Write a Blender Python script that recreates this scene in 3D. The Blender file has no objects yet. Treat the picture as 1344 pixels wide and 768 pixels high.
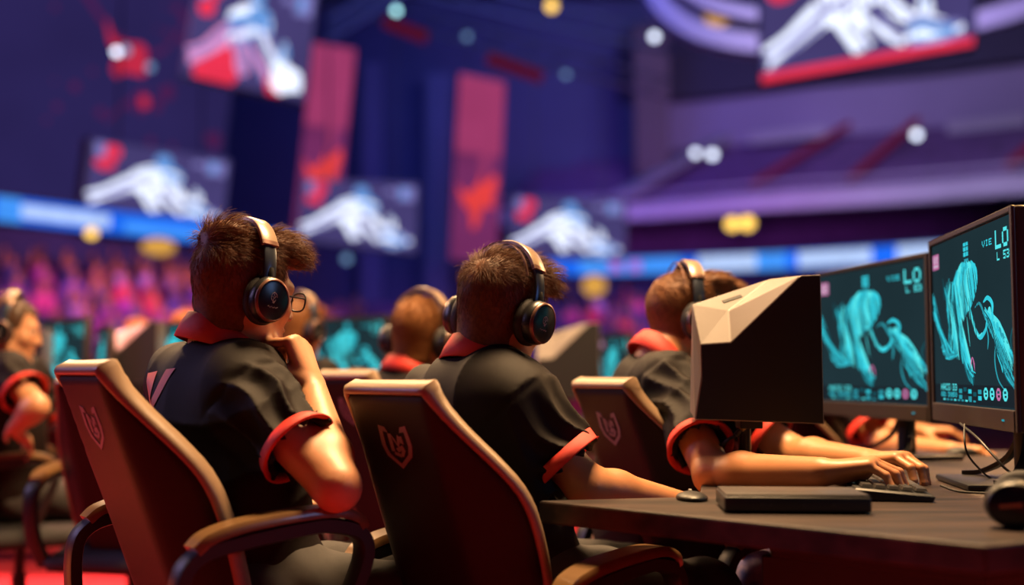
import bpy, bmesh, math, random
import numpy as np
from mathutils import Vector, Matrix
from mathutils.bvhtree import BVHTree
random.seed(7); RNG = np.random.default_rng(11)
SC = bpy.context.scene
COL = SC.collection
R = math.radians
F_PX, PX0, PY0, HOR, CAM_Z = 1500.0, 672.0, 384.0, 490.0, 1.0

def at(px, py, Y):
    """point of the place seen at a pixel of the photograph, Y metres in front of the camera"""
    th = math.atan((HOR - PY0) / F_PX)
    dx, dy = (px - PX0) / F_PX, (PY0 - py) / F_PX
    y = math.cos(th) - dy * math.sin(th); z = math.sin(th) + dy * math.cos(th)
    return Vector((dx / y * Y, Y, CAM_Z + z / y * Y))
V = lambda *a: Vector(a)

# ------------------------------------------------------------------ materials
def pm(name, col, rough=0.5, metal=0.0, var=0.12, scale=40.0, bump=0.0, bscale=200.0, spec=0.5, sss=0.0, coat=0.0, stretch=None, col2=None, alpha=1.0):
    m = bpy.data.materials.new(name); m.use_nodes = True
    nt = m.node_tree; b = nt.nodes['Principled BSDF']
    b.inputs['Roughness'].default_value = rough; b.inputs['Metallic'].default_value = metal
    b.inputs['Specular IOR Level'].default_value = spec
    b.inputs['Coat Weight'].default_value = coat
    if sss:
        b.inputs['Subsurface Weight'].default_value = sss
        b.inputs['Subsurface Radius'].default_value = (0.012, 0.004, 0.002); b.inputs['Subsurface Scale'].default_value = 1.0
    if alpha < 1: b.inputs['Alpha'].default_value = alpha
    tc = nt.nodes.new('ShaderNodeTexCoord'); n = nt.nodes.new('ShaderNodeTexNoise'); n.inputs['Scale'].default_value = scale
    n.inputs['Detail'].default_value = 4
    src = tc.outputs['Object']
    if stretch:
        mp = nt.nodes.new('ShaderNodeMapping'); mp.inputs['Scale'].default_value = stretch
        nt.links.new(src, mp.inputs[0]); src = mp.outputs[0]
    nt.links.new(src, n.inputs['Vector'])
    mx = nt.nodes.new('ShaderNodeMix'); mx.data_type = 'RGBA'
    c2 = col2 or tuple(min(1, c * (1 + var)) for c in col); c1 = col if col2 else tuple(c * (1 - var) for c in col)
    mx.inputs[6].default_value = (*c1, 1); mx.inputs[7].default_value = (*c2, 1)
    if stretch:
        mr = nt.nodes.new('ShaderNodeMapRange'); mr.inputs[1].default_value = .36; mr.inputs[2].default_value = .64
        nt.links.new(n.outputs['Fac'], mr.inputs[0]); nt.links.new(mr.outputs[0], mx.inputs[0])
    else: nt.links.new(n.outputs['Fac'], mx.inputs[0])
    nt.links.new(mx.outputs[2], b.inputs['Base Color'])
    if bump:
        n2 = nt.nodes.new('ShaderNodeTexNoise'); n2.inputs['Scale'].default_value = bscale; n2.inputs['Detail'].default_value = 3
        nt.links.new(src, n2.inputs['Vector'])
        bp = nt.nodes.new('ShaderNodeBump'); bp.inputs['Strength'].default_value = bump; bp.inputs['Distance'].default_value = 0.002
        nt.links.new(n2.outputs['Fac'], bp.inputs['Height']); nt.links.new(bp.outputs[0], b.inputs['Normal'])
    return m

def em(name, col, strength=1.0, var=0.0, scale=8.0):
    m = bpy.data.materials.new(name); m.use_nodes = True
    nt = m.node_tree; nt.nodes.clear()
    o = nt.nodes.new('ShaderNodeOutputMaterial'); e = nt.nodes.new('ShaderNodeEmission')
    e.inputs['Strength'].default_value = strength
    if var:
        tc = nt.nodes.new('ShaderNodeTexCoord'); n = nt.nodes.new('ShaderNodeTexNoise'); n.inputs['Scale'].default_value = scale
        nt.links.new(tc.outputs['Object'], n.inputs['Vector'])
        mx = nt.nodes.new('ShaderNodeMix'); mx.data_type = 'RGBA'
        mx.inputs[6].default_value = (*[c * (1 - var) for c in col], 1); mx.inputs[7].default_value = (*[c * (1 + var) for c in col], 1)
        nt.links.new(n.outputs['Fac'], mx.inputs[0]); nt.links.new(mx.outputs[2], e.inputs['Color'])
    else:
        e.inputs['Color'].default_value = (*col, 1)
    nt.links.new(e.outputs[0], o.inputs[0])
    return m

def srgb(r, g, b):
    f = lambda c: (c / 255 / 12.92) if c <= 10 else ((c / 255 + 0.055) / 1.055) ** 2.4
    return (f(r), f(g), f(b))

# ------------------------------------------------------------------ objects
def tag(o, label=None, cat=None, group=None, kind=None):
    if label: o['label'] = label
    if cat: o['category'] = cat
    if group: o['group'] = group
    if kind: o['kind'] = kind
    return o
ROOTM = {}
def empty(name, loc, rz=0.0):
    o = bpy.data.objects.new(name, None); COL.objects.link(o); o.empty_display_size = 0.1
    o.location = loc; o.rotation_euler = (0, 0, rz)
    ROOTM[o.name] = Matrix.Translation(Vector(loc)) @ Matrix.Rotation(rz, 4, 'Z')
    return o
def root_of(p):
    while p.parent: p = p.parent
    return p
def obj(name, verts, faces, mat, parent=None, smooth=True, world=False, mi=None, auto=None, bevel=0.0, bseg=2):
    """one mesh object; world=True: the points are given in the place's own coordinates"""
    verts = np.asarray(verts, dtype=np.float64).reshape(-1, 3)
    if world and parent is not None:
        Mi = np.array(ROOTM[root_of(parent).name].inverted())
        verts = verts @ Mi[:3, :3].T + Mi[:3, 3]
    me = bpy.data.meshes.new(name)
    if isinstance(faces, np.ndarray):
        n = len(faces); k = faces.shape[1]
        me.vertices.add(len(verts)); me.vertices.foreach_set('co', verts.astype(np.float32).ravel())
        me.loops.add(n * k); me.loops.foreach_set('vertex_index', faces.astype(np.int32).ravel())
        me.polygons.add(n); me.polygons.foreach_set('loop_start', np.arange(0, n * k, k, dtype=np.int32))
        me.polygons.foreach_set('loop_total', np.full(n, k, dtype=np.int32))
        me.update(calc_edges=True)
    else:
        me.from_pydata([tuple(v) for v in verts], [], [tuple(f) for f in faces]); me.update()
    for m in (mat if isinstance(mat, (list, tuple)) else [mat]): me.materials.append(m)
    if mi is not None: me.polygons.foreach_set('material_index', np.asarray(mi, dtype=np.int32))
    if bevel or auto is not None or not isinstance(faces, np.ndarray):
        bm = bmesh.new(); bm.from_mesh(me)
        bmesh.ops.recalc_face_normals(bm, faces=bm.faces)
        if bevel:
            es = [e for e in bm.edges if len(e.link_faces) == 2 and e.calc_face_angle(0) > 0.5]
            bmesh.ops.bevel(bm, geom=es, offset=bevel, segments=bseg, profile=0.5, affect='EDGES', clamp_overlap=True)
        bm.to_mesh(me); bm.free()
    me.polygons.foreach_set('use_smooth', np.full(len(me.polygons), bool(smooth)))
    if auto is not None:
        bm = bmesh.new(); bm.from_mesh(me)
        for e in bm.edges:
            if len(e.link_faces) == 2 and e.calc_face_angle(0) > R(auto): e.smooth = False
        bm.to_mesh(me); bm.free()
    me.update()
    o = bpy.data.objects.new(name, me); COL.objects.link(o)
    if parent is not None: o.parent = parent
    return o

class MB:
    """collects shapes that become ONE mesh"""
    def __init__(s): s.v = []; s.f = []; s.m = []
    def add(s, verts, faces, mi=0):
        o = len(s.v); s.v += [tuple(v) for v in verts]; s.f += [tuple(i + o for i in f) for f in faces]; s.m += [mi] * len(faces); return s
    def box(s, c, d, rz=0.0, mi=0, M=None):
        cx, cy, cz = c; a, b, h = d[0] / 2, d[1] / 2, d[2] / 2
        pts = [Vector((x * a, y * b, z * h)) for z in (-1, 1) for x, y in ((-1, -1), (1, -1), (1, 1), (-1, 1))]
        Q = M or Matrix.Rotation(rz, 3, 'Z')
        return s.add([Q @ p + Vector(c) for p in pts], [(3, 2, 1, 0), (4, 5, 6, 7), (0, 1, 5, 4), (1, 2, 6, 5), (2, 3, 7, 6), (3, 0, 4, 7)], mi)
    def tube(s, pts, r, n=10, mi=0, cap=True, flat=None):
        """round tube along points; r number or list"""
        pts = [Vector(p) for p in pts]; rs = r if isinstance(r, (list, tuple)) else [r] * len(pts)
        t0 = (pts[1] - pts[0]).normalized(); u = t0.orthogonal().normalized(); rings = []; base = len(s.v)
        for i, p in enumerate(pts):
            t = ((pts[min(i + 1, len(pts) - 1)] - pts[max(i - 1, 0)])).normalized()
            u = (u - t * u.dot(t)).normalized(); w = t.cross(u)
            for k in range(n):
                a = 2 * math.pi * k / n; s.v.append(tuple(p + (u * math.cos(a) + w * math.sin(a)) * rs[i]))
        for i in range(len(pts) - 1):
            for k in range(n):
                k2 = (k + 1) % n; s.f.append((base + i * n + k, base + i * n + k2, base + (i + 1) * n + k2, base + (i + 1) * n + k)); s.m.append(mi)
        if cap:
            s.f.append(tuple(base + k for k in range(n))[::-1]); s.m.append(mi)
            s.f.append(tuple(base + (len(pts) - 1) * n + k for k in range(n))); s.m.append(mi)
        return s
    def sweep(s, pts, ups, prof, mi=0, closed=False):
        """profile [(a,b)] swept along pts; a goes along the side vector, b along ups"""
        pts = [Vector(p) for p in pts]; n = len(prof); base = len(s.v); N = len(pts)
        for i, p in enumerate(pts):
            if closed: t = pts[(i + 1) % N] - pts[i - 1]
            else: t = pts[min(i + 1, N - 1)] - pts[max(i - 1, 0)]
            t.normalize(); up = Vector(ups[i] if isinstance(ups, list) else ups); up = (up - t * up.dot(t)).normalized(); sd = t.cross(up)
            for a, b in prof: s.v.append(tuple(p + sd * a + up * b))
        for i in range(N if closed else N - 1):
            j = (i + 1) % N
            for k in range(n):
                k2 = (k + 1) % n; s.f.append((base + i * n + k, base + i * n + k2, base + j * n + k2, base + j * n + k)); s.m.append(mi)
        if not closed:
            s.f.append(tuple(base + k for k in range(n))[::-1]); s.m.append(mi); s.f.append(tuple(base + (N - 1) * n + k for k in range(n))); s.m.append(mi)
        return s
    def prism(s, poly, z0, z1, mi=0):
        n = len(poly)
        v = [(x, y, z0) for x, y in poly] + [(x, y, z1) for x, y in poly]
        f = [tuple(range(n))[::-1], tuple(range(n, 2 * n))] + [(i, (i + 1) % n, n + (i + 1) % n, n + i) for i in range(n)]
        return s.add(v, f, mi)
    def lathe(s, prof, n=24, M=None, mi=0, sy=1.0):
        """profile [(r,z)] turned round z, then moved by M (4x4)"""
        base = len(s.v); M = M or Matrix.Identity(4)
        for r, z in prof:
            for k in range(n):
                a = 2 * math.pi * k / n; s.v.append(tuple(M @ Vector((r * math.cos(a), r * math.sin(a) * sy, z))))
        for i in range(len(prof) - 1):
            for k in range(n):
                k2 = (k + 1) % n; s.f.append((base + i * n + k, base + i * n + k2, base + (i + 1) * n + k2, base + (i + 1) * n + k)); s.m.append(mi)
        s.f.append(tuple(base + k for k in range(n))[::-1]); s.m.append(mi)
        s.f.append(tuple(base + (len(prof) - 1) * n + k for k in range(n))); s.m.append(mi)
        return s
    def build(s, name, mat, parent=None, smooth=True, world=False, auto=35, bevel=0.0, bseg=2, T=None):
        v = s.v if T is None else [tuple(T @ Vector(p)) for p in s.v]
        o = obj(name, v, s.f, mat, parent, smooth, world, None if (bevel or max(s.m, default=0) == 0) else s.m, auto, bevel, bseg)
        return o

def spline(P, n):
    """Catmull-Rom through the points"""
    P = [Vector(p) for p in P]; Q = [P[0] * 2 - P[1]] + P + [P[-1] * 2 - P[-2]]; out = []
    for i in range(1, len(Q) - 2):
        for k in range(n):
            t = k / n; a, b, c, d = Q[i - 1], Q[i], Q[i + 1], Q[i + 2]
            out.append(0.5 * ((2 * b) + (c - a) * t + (2 * a - 5 * b + 4 * c - d) * t * t + (3 * b - a - 3 * c + d) * t ** 3))
    out.append(P[-1]); return out

# ------------------------------------------------------------------ smooth bodies from distance fields
def axis(lo, hi, step, fine=()):
    """coordinates from lo to hi, finer inside the given spans (a, b, step)"""
    out = [lo]; x = lo
    while x < hi:
        h = step
        for a, b, f in fine:
            if a - step <= x <= b: h = min(h, f)
        x += h; out.append(x)
    return np.array(out, dtype=np.float32)

class Field:
    def __init__(s, xs, ys, zs):
        s.ax = (xs, ys, zs); s.d = np.full((len(xs), len(ys), len(zs)), 1.0, dtype=np.float32)
    def win(s, lo, hi, pad):
        sl = []
        for a, l, h in zip(s.ax, lo, hi):
            i = int(np.searchsorted(a, l - pad)); j = int(np.searchsorted(a, h + pad))
            sl.append(slice(max(i - 1, 0), min(j + 1, len(a))))
        X = s.ax[0][sl[0]][:, None, None]; Y = s.ax[1][sl[1]][None, :, None]; Z = s.ax[2][sl[2]][None, None, :]
        return tuple(sl), X, Y, Z
    def put(s, sl, d, k, op='u'):
        a = s.d[sl]
        if a.size == 0: return
        if op == 'u':
            if k > 0:
                h = np.maximum(k - np.abs(a - d), 0) / k; s.d[sl] = np.minimum(a, d) - h * h * k * 0.25
            else: s.d[sl] = np.minimum(a, d)
        else:
            b = -d
            if k > 0:
                h = np.maximum(k - np.abs(a - b), 0) / k; s.d[sl] = np.maximum(a, b) + h * h * k * 0.25
            else: s.d[sl] = np.maximum(a, b)
    def cone(s, a, b, ra, rb, k=0.01, op='u', cut=None, cut2=None):
        a = Vector(a); b = Vector(b); m = max(ra, rb)
        lo = [min(a[i], b[i]) - m for i in range(3)]; hi = [max(a[i], b[i]) + m for i in range(3)]
        sl, X, Y, Z = s.win(lo, hi, k + 0.03)
        ba = b - a; L2 = max(ba.length_squared, 1e-9)
        t = np.clip(((X - a.x) * ba.x + (Y - a.y) * ba.y + (Z - a.z) * ba.z) / L2, 0, 1)
        d = np.sqrt((X - a.x - t * ba.x) ** 2 + (Y - a.y - t * ba.y) ** 2 + (Z - a.z - t * ba.z) ** 2) - (ra + t * (rb - ra))
        for c in (cut, cut2):
            if c is not None:
                p, n = c; d = np.maximum(d, (X - p[0]) * n[0] + (Y - p[1]) * n[1] + (Z - p[2]) * n[2])
        s.put(sl, d.astype(np.float32), k, op)
    def ell(s, c, r, Q=None, k=0.02, op='u'):
        """ellipsoid; Q columns are its axes"""
        c = Vector(c); m = max(r)
        sl, X, Y, Z = s.win([c[i] - m for i in range(3)], [c[i] + m for i in range(3)], k + 0.03)
        dx, dy, dz = X - c.x, Y - c.y, Z - c.z
        if Q is not None:
            q = [[Q[j][i] for j in range(3)] for i in range(3)]
            u = [dx * q[i][0] + dy * q[i][1] + dz * q[i][2] for i in range(3)]
        else: u = [dx, dy, dz]
        k0 = np.sqrt((u[0] / r[0]) ** 2 + (u[1] / r[1]) ** 2 + (u[2] / r[2]) ** 2)
        k1 = np.sqrt((u[0] / r[0] ** 2) ** 2 + (u[1] / r[1] ** 2) ** 2 + (u[2] / r[2] ** 2) ** 2)
        d = k0 * (k0 - 1) / np.maximum(k1, 1e-6)
        s.put(sl, d.astype(np.float32), k, op)
    def grid(s):
        return s.ax[0][:, None, None], s.ax[1][None, :, None], s.ax[2][None, None, :]
    def mesh(s):
        return surface_nets(s.d, *s.ax)

def surface_nets(d, xs, ys, zs):
    s = d < 0
    c = np.zeros(tuple(n - 1 for n in d.shape), dtype=np.int8)
    for i in (0, 1):
        for j in (0, 1):
            for k in (0, 1):
                c += s[i:d.shape[0] - 1 + i, j:d.shape[1] - 1 + j, k:d.shape[2] - 1 + k]
    I, J, K = np.nonzero((c > 0) & (c < 8))
    acc = np.zeros((len(I), 3)); cnt = np.zeros(len(I))
    cor = [(i, j, k) for i in (0, 1) for j in (0, 1) for k in (0, 1)]
    val = {q: d[I + q[0], J + q[1], K + q[2]].astype(np.float64) for q in cor}
    for a in cor:
        for ax in range(3):
            if a[ax] == 0:
                b = list(a); b[ax] = 1; b = tuple(b); va, vb = val[a], val[b]
                x = (va < 0) != (vb < 0); t = np.where(x, va / np.where(x, va - vb, 1), 0)
                p = np.zeros((len(I), 3)); p[:] = a; p[:, ax] += t
                acc[x] += p[x]; cnt[x] += 1
    acc /= np.maximum(cnt, 1)[:, None]
    P = np.empty_like(acc)
    for q, (a, n) in enumerate(zip((xs, ys, zs), (I, J, K))):
        a = a.astype(np.float64); P[:, q] = a[n] + acc[:, q] * (a[n + 1] - a[n])
    idx = np.full(c.shape, -1, dtype=np.int32); idx[I, J, K] = np.arange(len(I))
    F = []
    # edges along x, y, z
    for ax in range(3):
        sl0 = [slice(1, -1)] * 3; sl1 = [slice(1, -1)] * 3; sl0[ax] = slice(0, -1); sl1[ax] = slice(1, None)
        A = s[tuple(sl0)]; B = s[tuple(sl1)]
        e = np.argwhere(A != B); 
        if len(e) == 0: continue
        off = np.ones(3, dtype=int); off[ax] = 0; e = e + off
        u, v = (ax + 1) % 3, (ax + 2) % 3
        def cell(du, dv):
            q = e.copy(); q[:, u] += du; q[:, v] += dv; return idx[q[:, 0], q[:, 1], q[:, 2]]
        quad = np.stack([cell(-1, -1), cell(0, -1), cell(0, 0), cell(-1, 0)], 1)
        inside = s[e[:, 0], e[:, 1], e[:, 2]]
        quad[~inside] = quad[~inside][:, ::-1]
        F.append(quad)
    F = np.concatenate(F) if F else np.zeros((0, 4), dtype=np.int32)
    F = F[(F >= 0).all(1)]
    return P, F
# ------------------------------------------------------------------ materials of the place
M = {}
M['panel'] = pm('dark_brown_leather', (0.010, 0.0045, 0.004), 0.5, var=.25, scale=60, bump=.25, bscale=900, spec=.22)
M['trim'] = pm('lit_edge_leather', (0.26, 0.17, 0.105), 0.38, var=.12, scale=30, bump=.15, bscale=700)  # chair rim: light from above put into a paler copy of the leather
M['cushion'] = pm('black_cushion', (0.018, 0.016, 0.018), 0.7, bump=.3, bscale=600)
M['black_plastic'] = pm('black_plastic', (0.012, 0.012, 0.014), 0.45, bump=.1, bscale=1200)
M['arm_pad'] = pm('brown_arm_leather', (0.16, 0.085, 0.035), 0.3, var=.15, scale=50, coat=.3)
M['emblem'] = pm('worn_grey_print', (0.20, 0.15, 0.15), 0.6, var=.25, scale=160)
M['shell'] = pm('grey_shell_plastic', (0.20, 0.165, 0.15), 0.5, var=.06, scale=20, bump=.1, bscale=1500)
M['shell_shaded'] = pm('shaded_shell_plastic', (0.008, 0.008, 0.010), 0.6, bump=.1, bscale=1500)  # unlit front of the shell: shade put into a darker copy of its plastic
M['bezel'] = pm('bezel_plastic', (0.035, 0.026, 0.024), 0.4, var=.1, scale=60, bump=.1, bscale=1500)
M['stand'] = pm('stand_metal', (0.02, 0.02, 0.024), 0.35, metal=.3, bump=.08, bscale=900)
M['desk'] = pm('dark_walnut_desk', (0.010, 0.0055, 0.005), 0.5, scale=6, stretch=(.45, 3.4, 3.0), spec=.3, col2=(0.052, 0.029, 0.023), bump=.1, bscale=60)
M['cable'] = pm('black_cable', (0.012, 0.011, 0.011), 0.5)
M['band'] = pm('taupe_band', (0.30, 0.21, 0.14), 0.32, var=.08, scale=60, coat=.2)
M['steel'] = pm('blue_steel', (0.07, 0.085, 0.12), 0.3, metal=.7, var=.1)
M['ear'] = pm('ear_cup_plastic', (0.010, 0.010, 0.011), 0.35, bump=.1, bscale=900)
M['ear_cap'] = pm('ear_cap_gloss', (0.008, 0.008, 0.011), 0.22, var=.2)
M['bronze'] = pm('bronze_rim', (0.20, 0.10, 0.075), 0.35, metal=.5)
M['line'] = pm('pale_print', (0.42, 0.40, 0.40), 0.5)
M['skin'] = pm('skin', (0.52, 0.225, 0.098), 0.46, var=.10, scale=26, bump=.12, bscale=500, sss=.12)
M['skin2'] = pm('skin_fair', (0.55, 0.265, 0.140), 0.46, var=.10, scale=26, bump=.12, bscale=500, sss=.12)
M['shirt'] = pm('black_jersey', (0.0105, 0.0068, 0.0063), 0.6, var=.2, scale=18, bump=.35, bscale=1400, spec=.14)
M['red'] = pm('red_knit', (0.62, 0.022, 0.010), 0.62, var=.12, scale=60, bump=.3, bscale=1300)
M['mark'] = pm('coral_print', (0.80, 0.22, 0.16), 0.6, var=.06)
M['trouser'] = pm('grey_trousers', (0.026, 0.022, 0.022), 0.8, var=.25, scale=60, bump=.4, bscale=900)
M['shoe'] = pm('dark_shoe', (0.03, 0.03, 0.035), 0.5)
M['sole'] = pm('pale_sole', (0.5, 0.48, 0.46), 0.6)
M['eye'] = pm('eye_white', (0.7, 0.68, 0.66), 0.2)
M['hair'] = pm('brown_hair', (0.045, 0.016, 0.006), 0.55, scale=120, col2=(0.19, 0.070, 0.024), spec=.22)
M['hair_b'] = pm('chestnut_hair', (0.09, 0.032, 0.012), 0.55, scale=120, col2=(0.25, 0.10, 0.035), spec=.22)
M['hair_g'] = pm('ginger_hair', (0.12, 0.042, 0.013), 0.6, scale=120, col2=(0.30, 0.125, 0.04), spec=.15)
M['hair_d'] = pm('dark_hair', (0.05, 0.022, 0.012), 0.45, scale=120, col2=(0.10, 0.045, 0.02))
M['lens'] = pm('spectacle_lens', (0.9, 0.9, 0.9), 0.05, alpha=0.12)
M['key'] = pm('key_plastic', (0.05, 0.045, 0.042), 0.4)
M['box'] = pm('device_case', (0.028, 0.026, 0.028), 0.38, bump=.1, bscale=900)
M['lid'] = pm('device_lid', (0.05, 0.040, 0.040), 0.4, bump=.1, bscale=900)
M['gold'] = pm('gold_plug', (0.6, 0.4, 0.1), 0.3, metal=.8)
M['orange'] = pm('orange_band', (0.55, 0.16, 0.05), 0.5)
# screens
M['scr_bg'] = em('screen_dark', (0.014, 0.032, 0.040), 1.0, var=.25, scale=3)
M['scr_bar'] = em('screen_bar', (0.012, 0.018, 0.024), 1.0)
M['cy1'] = em('screen_cyan', (0.030, 0.50, 0.60), 1.25, var=.35, scale=22)
M['cy2'] = em('screen_teal', (0.02, 0.26, 0.32), 1.25, var=.4, scale=22)
M['cy3'] = em('screen_deep_teal', (0.008, 0.085, 0.11), 1.0, var=.4, scale=22)
M['cy0'] = em('screen_bright_cyan', (0.10, 0.82, 0.86), 1.0)
M['pinkish'] = em('screen_pink', (0.55, 0.16, 0.36), 1.0)
M['whiteish'] = em('screen_white', (0.55, 0.62, 0.70), 1.0)

# ------------------------------------------------------------------ gaming chair
ZS = [1.0, .988, .96, .93, .90, .87, .84, .81, .78, .74, .68, .60, .52, .44]
HW = [.114, .118, .130, .146, .164, .182, .199, .211, .217, .219, .218, .212, .200, .18]
FW = [0.0, .003, .016, .032, .048, .064, .078, .087, .091, .092, .090, .082, .07, .055]
CEN = 0.102
def shell_point(s, z, th=0.0, grow=1.0):
    hw = np.interp(z, ZS[::-1], HW[::-1]) * grow; fw = np.interp(z, ZS[::-1], FW[::-1])
    a = abs(s); c0 = 1
    u = a * hw
    w = 0.0
    if u > CEN and hw > CEN + 1e-4:
        t = (u - CEN) / (hw - CEN); w = fw * t ** 1.25
    y = -.2 - (z - .5) * .38 + w
    return Vector((math.copysign(u, s) if s else 0.0, y, z))
def shell_frame(s, z):
    e = .004
    p = shell_point(s, z); du = shell_point(s + .02, z) - shell_point(s - .02, z); dz = shell_point(s, z + e) - shell_point(s, z - e)
    n = du.cross(dz).normalized()
    if n.y > 0: n = -n
    return p, n                                                     # n points out of the back
TH = .042
def make_chair(name, label, loc, yaw, lift=0.0, arm_h=.70, group='gaming chairs of the players', pad=None, arm_x=.295, arm_y=0.0):
    root = empty(name, loc, -yaw)
    tag(root, label, 'chair', group)
    up = lambda p: Vector((p[0], p[1], p[2] + lift))
    # back shell
    zs = np.concatenate([np.linspace(.44, .74, 9), np.linspace(.77, .96, 12), [.978, .99, 1.0]])
    ss = np.concatenate([[-1, -.985, -.95], np.linspace(-.9, .9, 25), [.95, .985, 1]])
    vb, vf = [], []
    for z in zs:
        for s in ss:
            p, n = shell_frame(s * .985, z - (.006 if z > .97 else 0)); rd = 0.010 * max(0, (abs(s) - .93) / .07) ** 2 + (.008 if z > .995 else 0)
            vb.append(up(p - n * rd)); vf.append(up(p - n * (TH - rd)))
    nS, nZ = len(ss), len(zs); f = []
    for i in range(nZ - 1):
        for j in range(nS - 1):
            a = i * nS + j; f.append((a, a + 1, a + nS + 1, a + nS)); b = a + nS * nZ; f.append((b, b + nS, b + nS + 1, b + 1))
    loop = [j for j in range(nS)] + [i * nS + nS - 1 for i in range(1, nZ)] + [(nZ - 1) * nS + j for j in range(nS - 2, -1, -1)] + [i * nS for i in range(nZ - 2, 0, -1)]
    for a, b in zip(loop, loop[1:] + loop[:1]): f.append((a, a + nS * nZ, b + nS * nZ, b))
    obj('back_shell', vb + vf, f, M['panel'], root, True, auto=50)
    # lit edge band round the outline
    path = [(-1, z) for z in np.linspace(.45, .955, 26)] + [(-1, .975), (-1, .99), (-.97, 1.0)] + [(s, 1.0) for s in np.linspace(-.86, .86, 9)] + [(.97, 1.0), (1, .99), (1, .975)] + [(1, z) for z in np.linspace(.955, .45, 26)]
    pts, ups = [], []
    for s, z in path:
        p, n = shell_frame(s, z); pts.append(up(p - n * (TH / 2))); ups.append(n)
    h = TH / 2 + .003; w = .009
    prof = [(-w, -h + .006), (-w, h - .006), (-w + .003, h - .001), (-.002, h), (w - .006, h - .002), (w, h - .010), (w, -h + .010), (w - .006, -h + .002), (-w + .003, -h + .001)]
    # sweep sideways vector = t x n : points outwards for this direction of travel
    m = MB(); m.sweep(pts, ups, [(-a, b) for a, b in prof]); t = m.build('lit_edge', M['trim'], root, True, auto=50)
    # padded front of the back
    v = []; f = []
    zz = np.linspace(.5, .96, 14); s2 = np.linspace(-.86, .86, 17)
    for i, z in enumerate(zz):
        for j, s in enumerate(s2):
            p, n = shell_frame(s, z); e = min(1, min(i, 13 - i) / 1.5) * min(1, min(j, 16 - j) / 1.5)
            v.append(up(p - n * (TH - .004 + .022 * e ** .5 + .006 * math.cos(s * 9) * e)))
    for i in range(13):
        for j in range(16): a = i * 17 + j; f.append((a, a + 1, a + 18, a + 17))
    obj('back_cushion', v, f, M['cushion'], root, True)
    # shield emblem on the back
    def q(x, z):                                                    # x, z inside the badge
        p, n = shell_frame(x / HW[3] if abs(x) > 1e-6 else 0, z); return up(p + n * .0012), n
    zc = .895; W, H = .040, .041
    poly_out = [(-1, 1), (-.55, .92), (0, .80), (.55, .92), (1, 1), (.96, .1), (.72, -.42), (0, -1), (-.72, -.42), (-.96, .1)]
    strokes = []
    o = [(a * W, zc + b * H) for a, b in poly_out]; k = .74
    inn = [(a * W * k, zc + (b * k - .02) * H) for a, b in poly_out]
    for i in range(10):
        if i in (1, 2): continue
        j = (i + 1) % 10; strokes.append([o[i], o[j], inn[j], inn[i]])
    S = lambda *pp: strokes.append([(x * W, zc + y * H) for x, y in pp])
    S((-.46, .62), (-.24, .62), (-.20, -.20), (-.40, -.20)); S((-.24, .62), (-.05, .40), (.04, .05), (-.14, .30)); S((.02, .12), (.20, .58), (.34, .44), (.10, -.06))
    S((.30, .50), (.46, .50), (.46, .14), (.30, .20)); S((-.10, -.06), (.34, .10), (.44, -.08), (.0, -.24)); S((.30, -.06), (.46, -.14), (.22, -.46), (.08, -.38)); S((.08, -.30), (.12, -.48), (-.26, -.36), (-.24, -.22))
    mb = MB()
    for st in strokes:
        a = [q(x, z) for x, z in st]
        mb.add([p for p, n in a] + [p - n * .002 for p, n in a], [(0, 1, 2, 3), (7, 6, 5, 4), (0, 4, 5, 1), (1, 5, 6, 2), (2, 6, 7, 3), (3, 7, 4, 0)])
    mb.build('shield_emblem', M['emblem'], root, False, auto=None)
    # seat
    v = []; f = []; nx, ny = 15, 15
    for i in range(ny):
        for j in range(nx):
            u, w = j / (nx - 1) * 2 - 1, i / (ny - 1) * 2 - 1
            e = (1 - abs(u) ** 6) * (1 - abs(w) ** 6)
            z = .415 + .05 * max(0, e) ** .4 + .022 * max(0, abs(u) - .62) / .38 * (max(0, e) ** .4)
            v.append((u * (.235 - .02 * w), w * .25 + .02, z + lift))
    top = len(v)
    for i in range(ny):
        for j in range(nx): u, w = j / (nx - 1) * 2 - 1, i / (ny - 1) * 2 - 1; v.append((u * (.225 - .02 * w), w * .24 + .02, .385 + lift))
    for i in range(ny - 1):
        for j in range(nx - 1): a = i * nx + j; f.append((a, a + 1, a + nx + 1, a + nx)); f.append((top + a, top + a + nx, top + a + nx + 1, top + a + 1))
    rim = list(range(nx)) + [i * nx + nx - 1 for i in range(1, ny)] + [(ny - 1) * nx + j for j in range(nx - 2, -1, -1)] + [i * nx for i in range(ny - 2, 0, -1)]
    for a, b in zip(rim, rim[1:] + rim[:1]): f.append((a, top + a, top + b, b))
    obj('seat', v, f, M['cushion'], root, True)
    m = MB(); m.tube([(0, 0, .10), (0, 0, .26 + lift)], .028, 14); m.tube([(0, 0, .25 + lift), (0, 0, .39 + lift)], .02, 14); m.build('gas_column', M['stand'], root)
    m = MB()
    for k in range(5):
        a = R(18 + 72 * k); d = Vector((math.cos(a), math.sin(a), 0)); m.sweep([d * .02 + V(0, 0, .115), d * .16 + V(0, 0, .105), d * .30 + V(0, 0, .08)], V(0, 0, 1), [(-.026, -.018), (.026, -.018), (.022, .018), (-.022, .018)])
    m.build('star_base', M['black_plastic'], root, auto=40)
    for k in range(5):
        a = R(18 + 72 * k); d = Vector((math.cos(a), math.sin(a), 0)) * .30
        MB().lathe([(.012, -.022), (.030, -.020), (.030, .020), (.012, .022)], 16, Matrix.Translation(d + V(0, 0, .032)) @ Matrix.Rotation(a, 4, 'Z') @ Matrix.Rotation(R(90), 4, 'X')).build('caster', M['black_plastic'], root)
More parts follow.
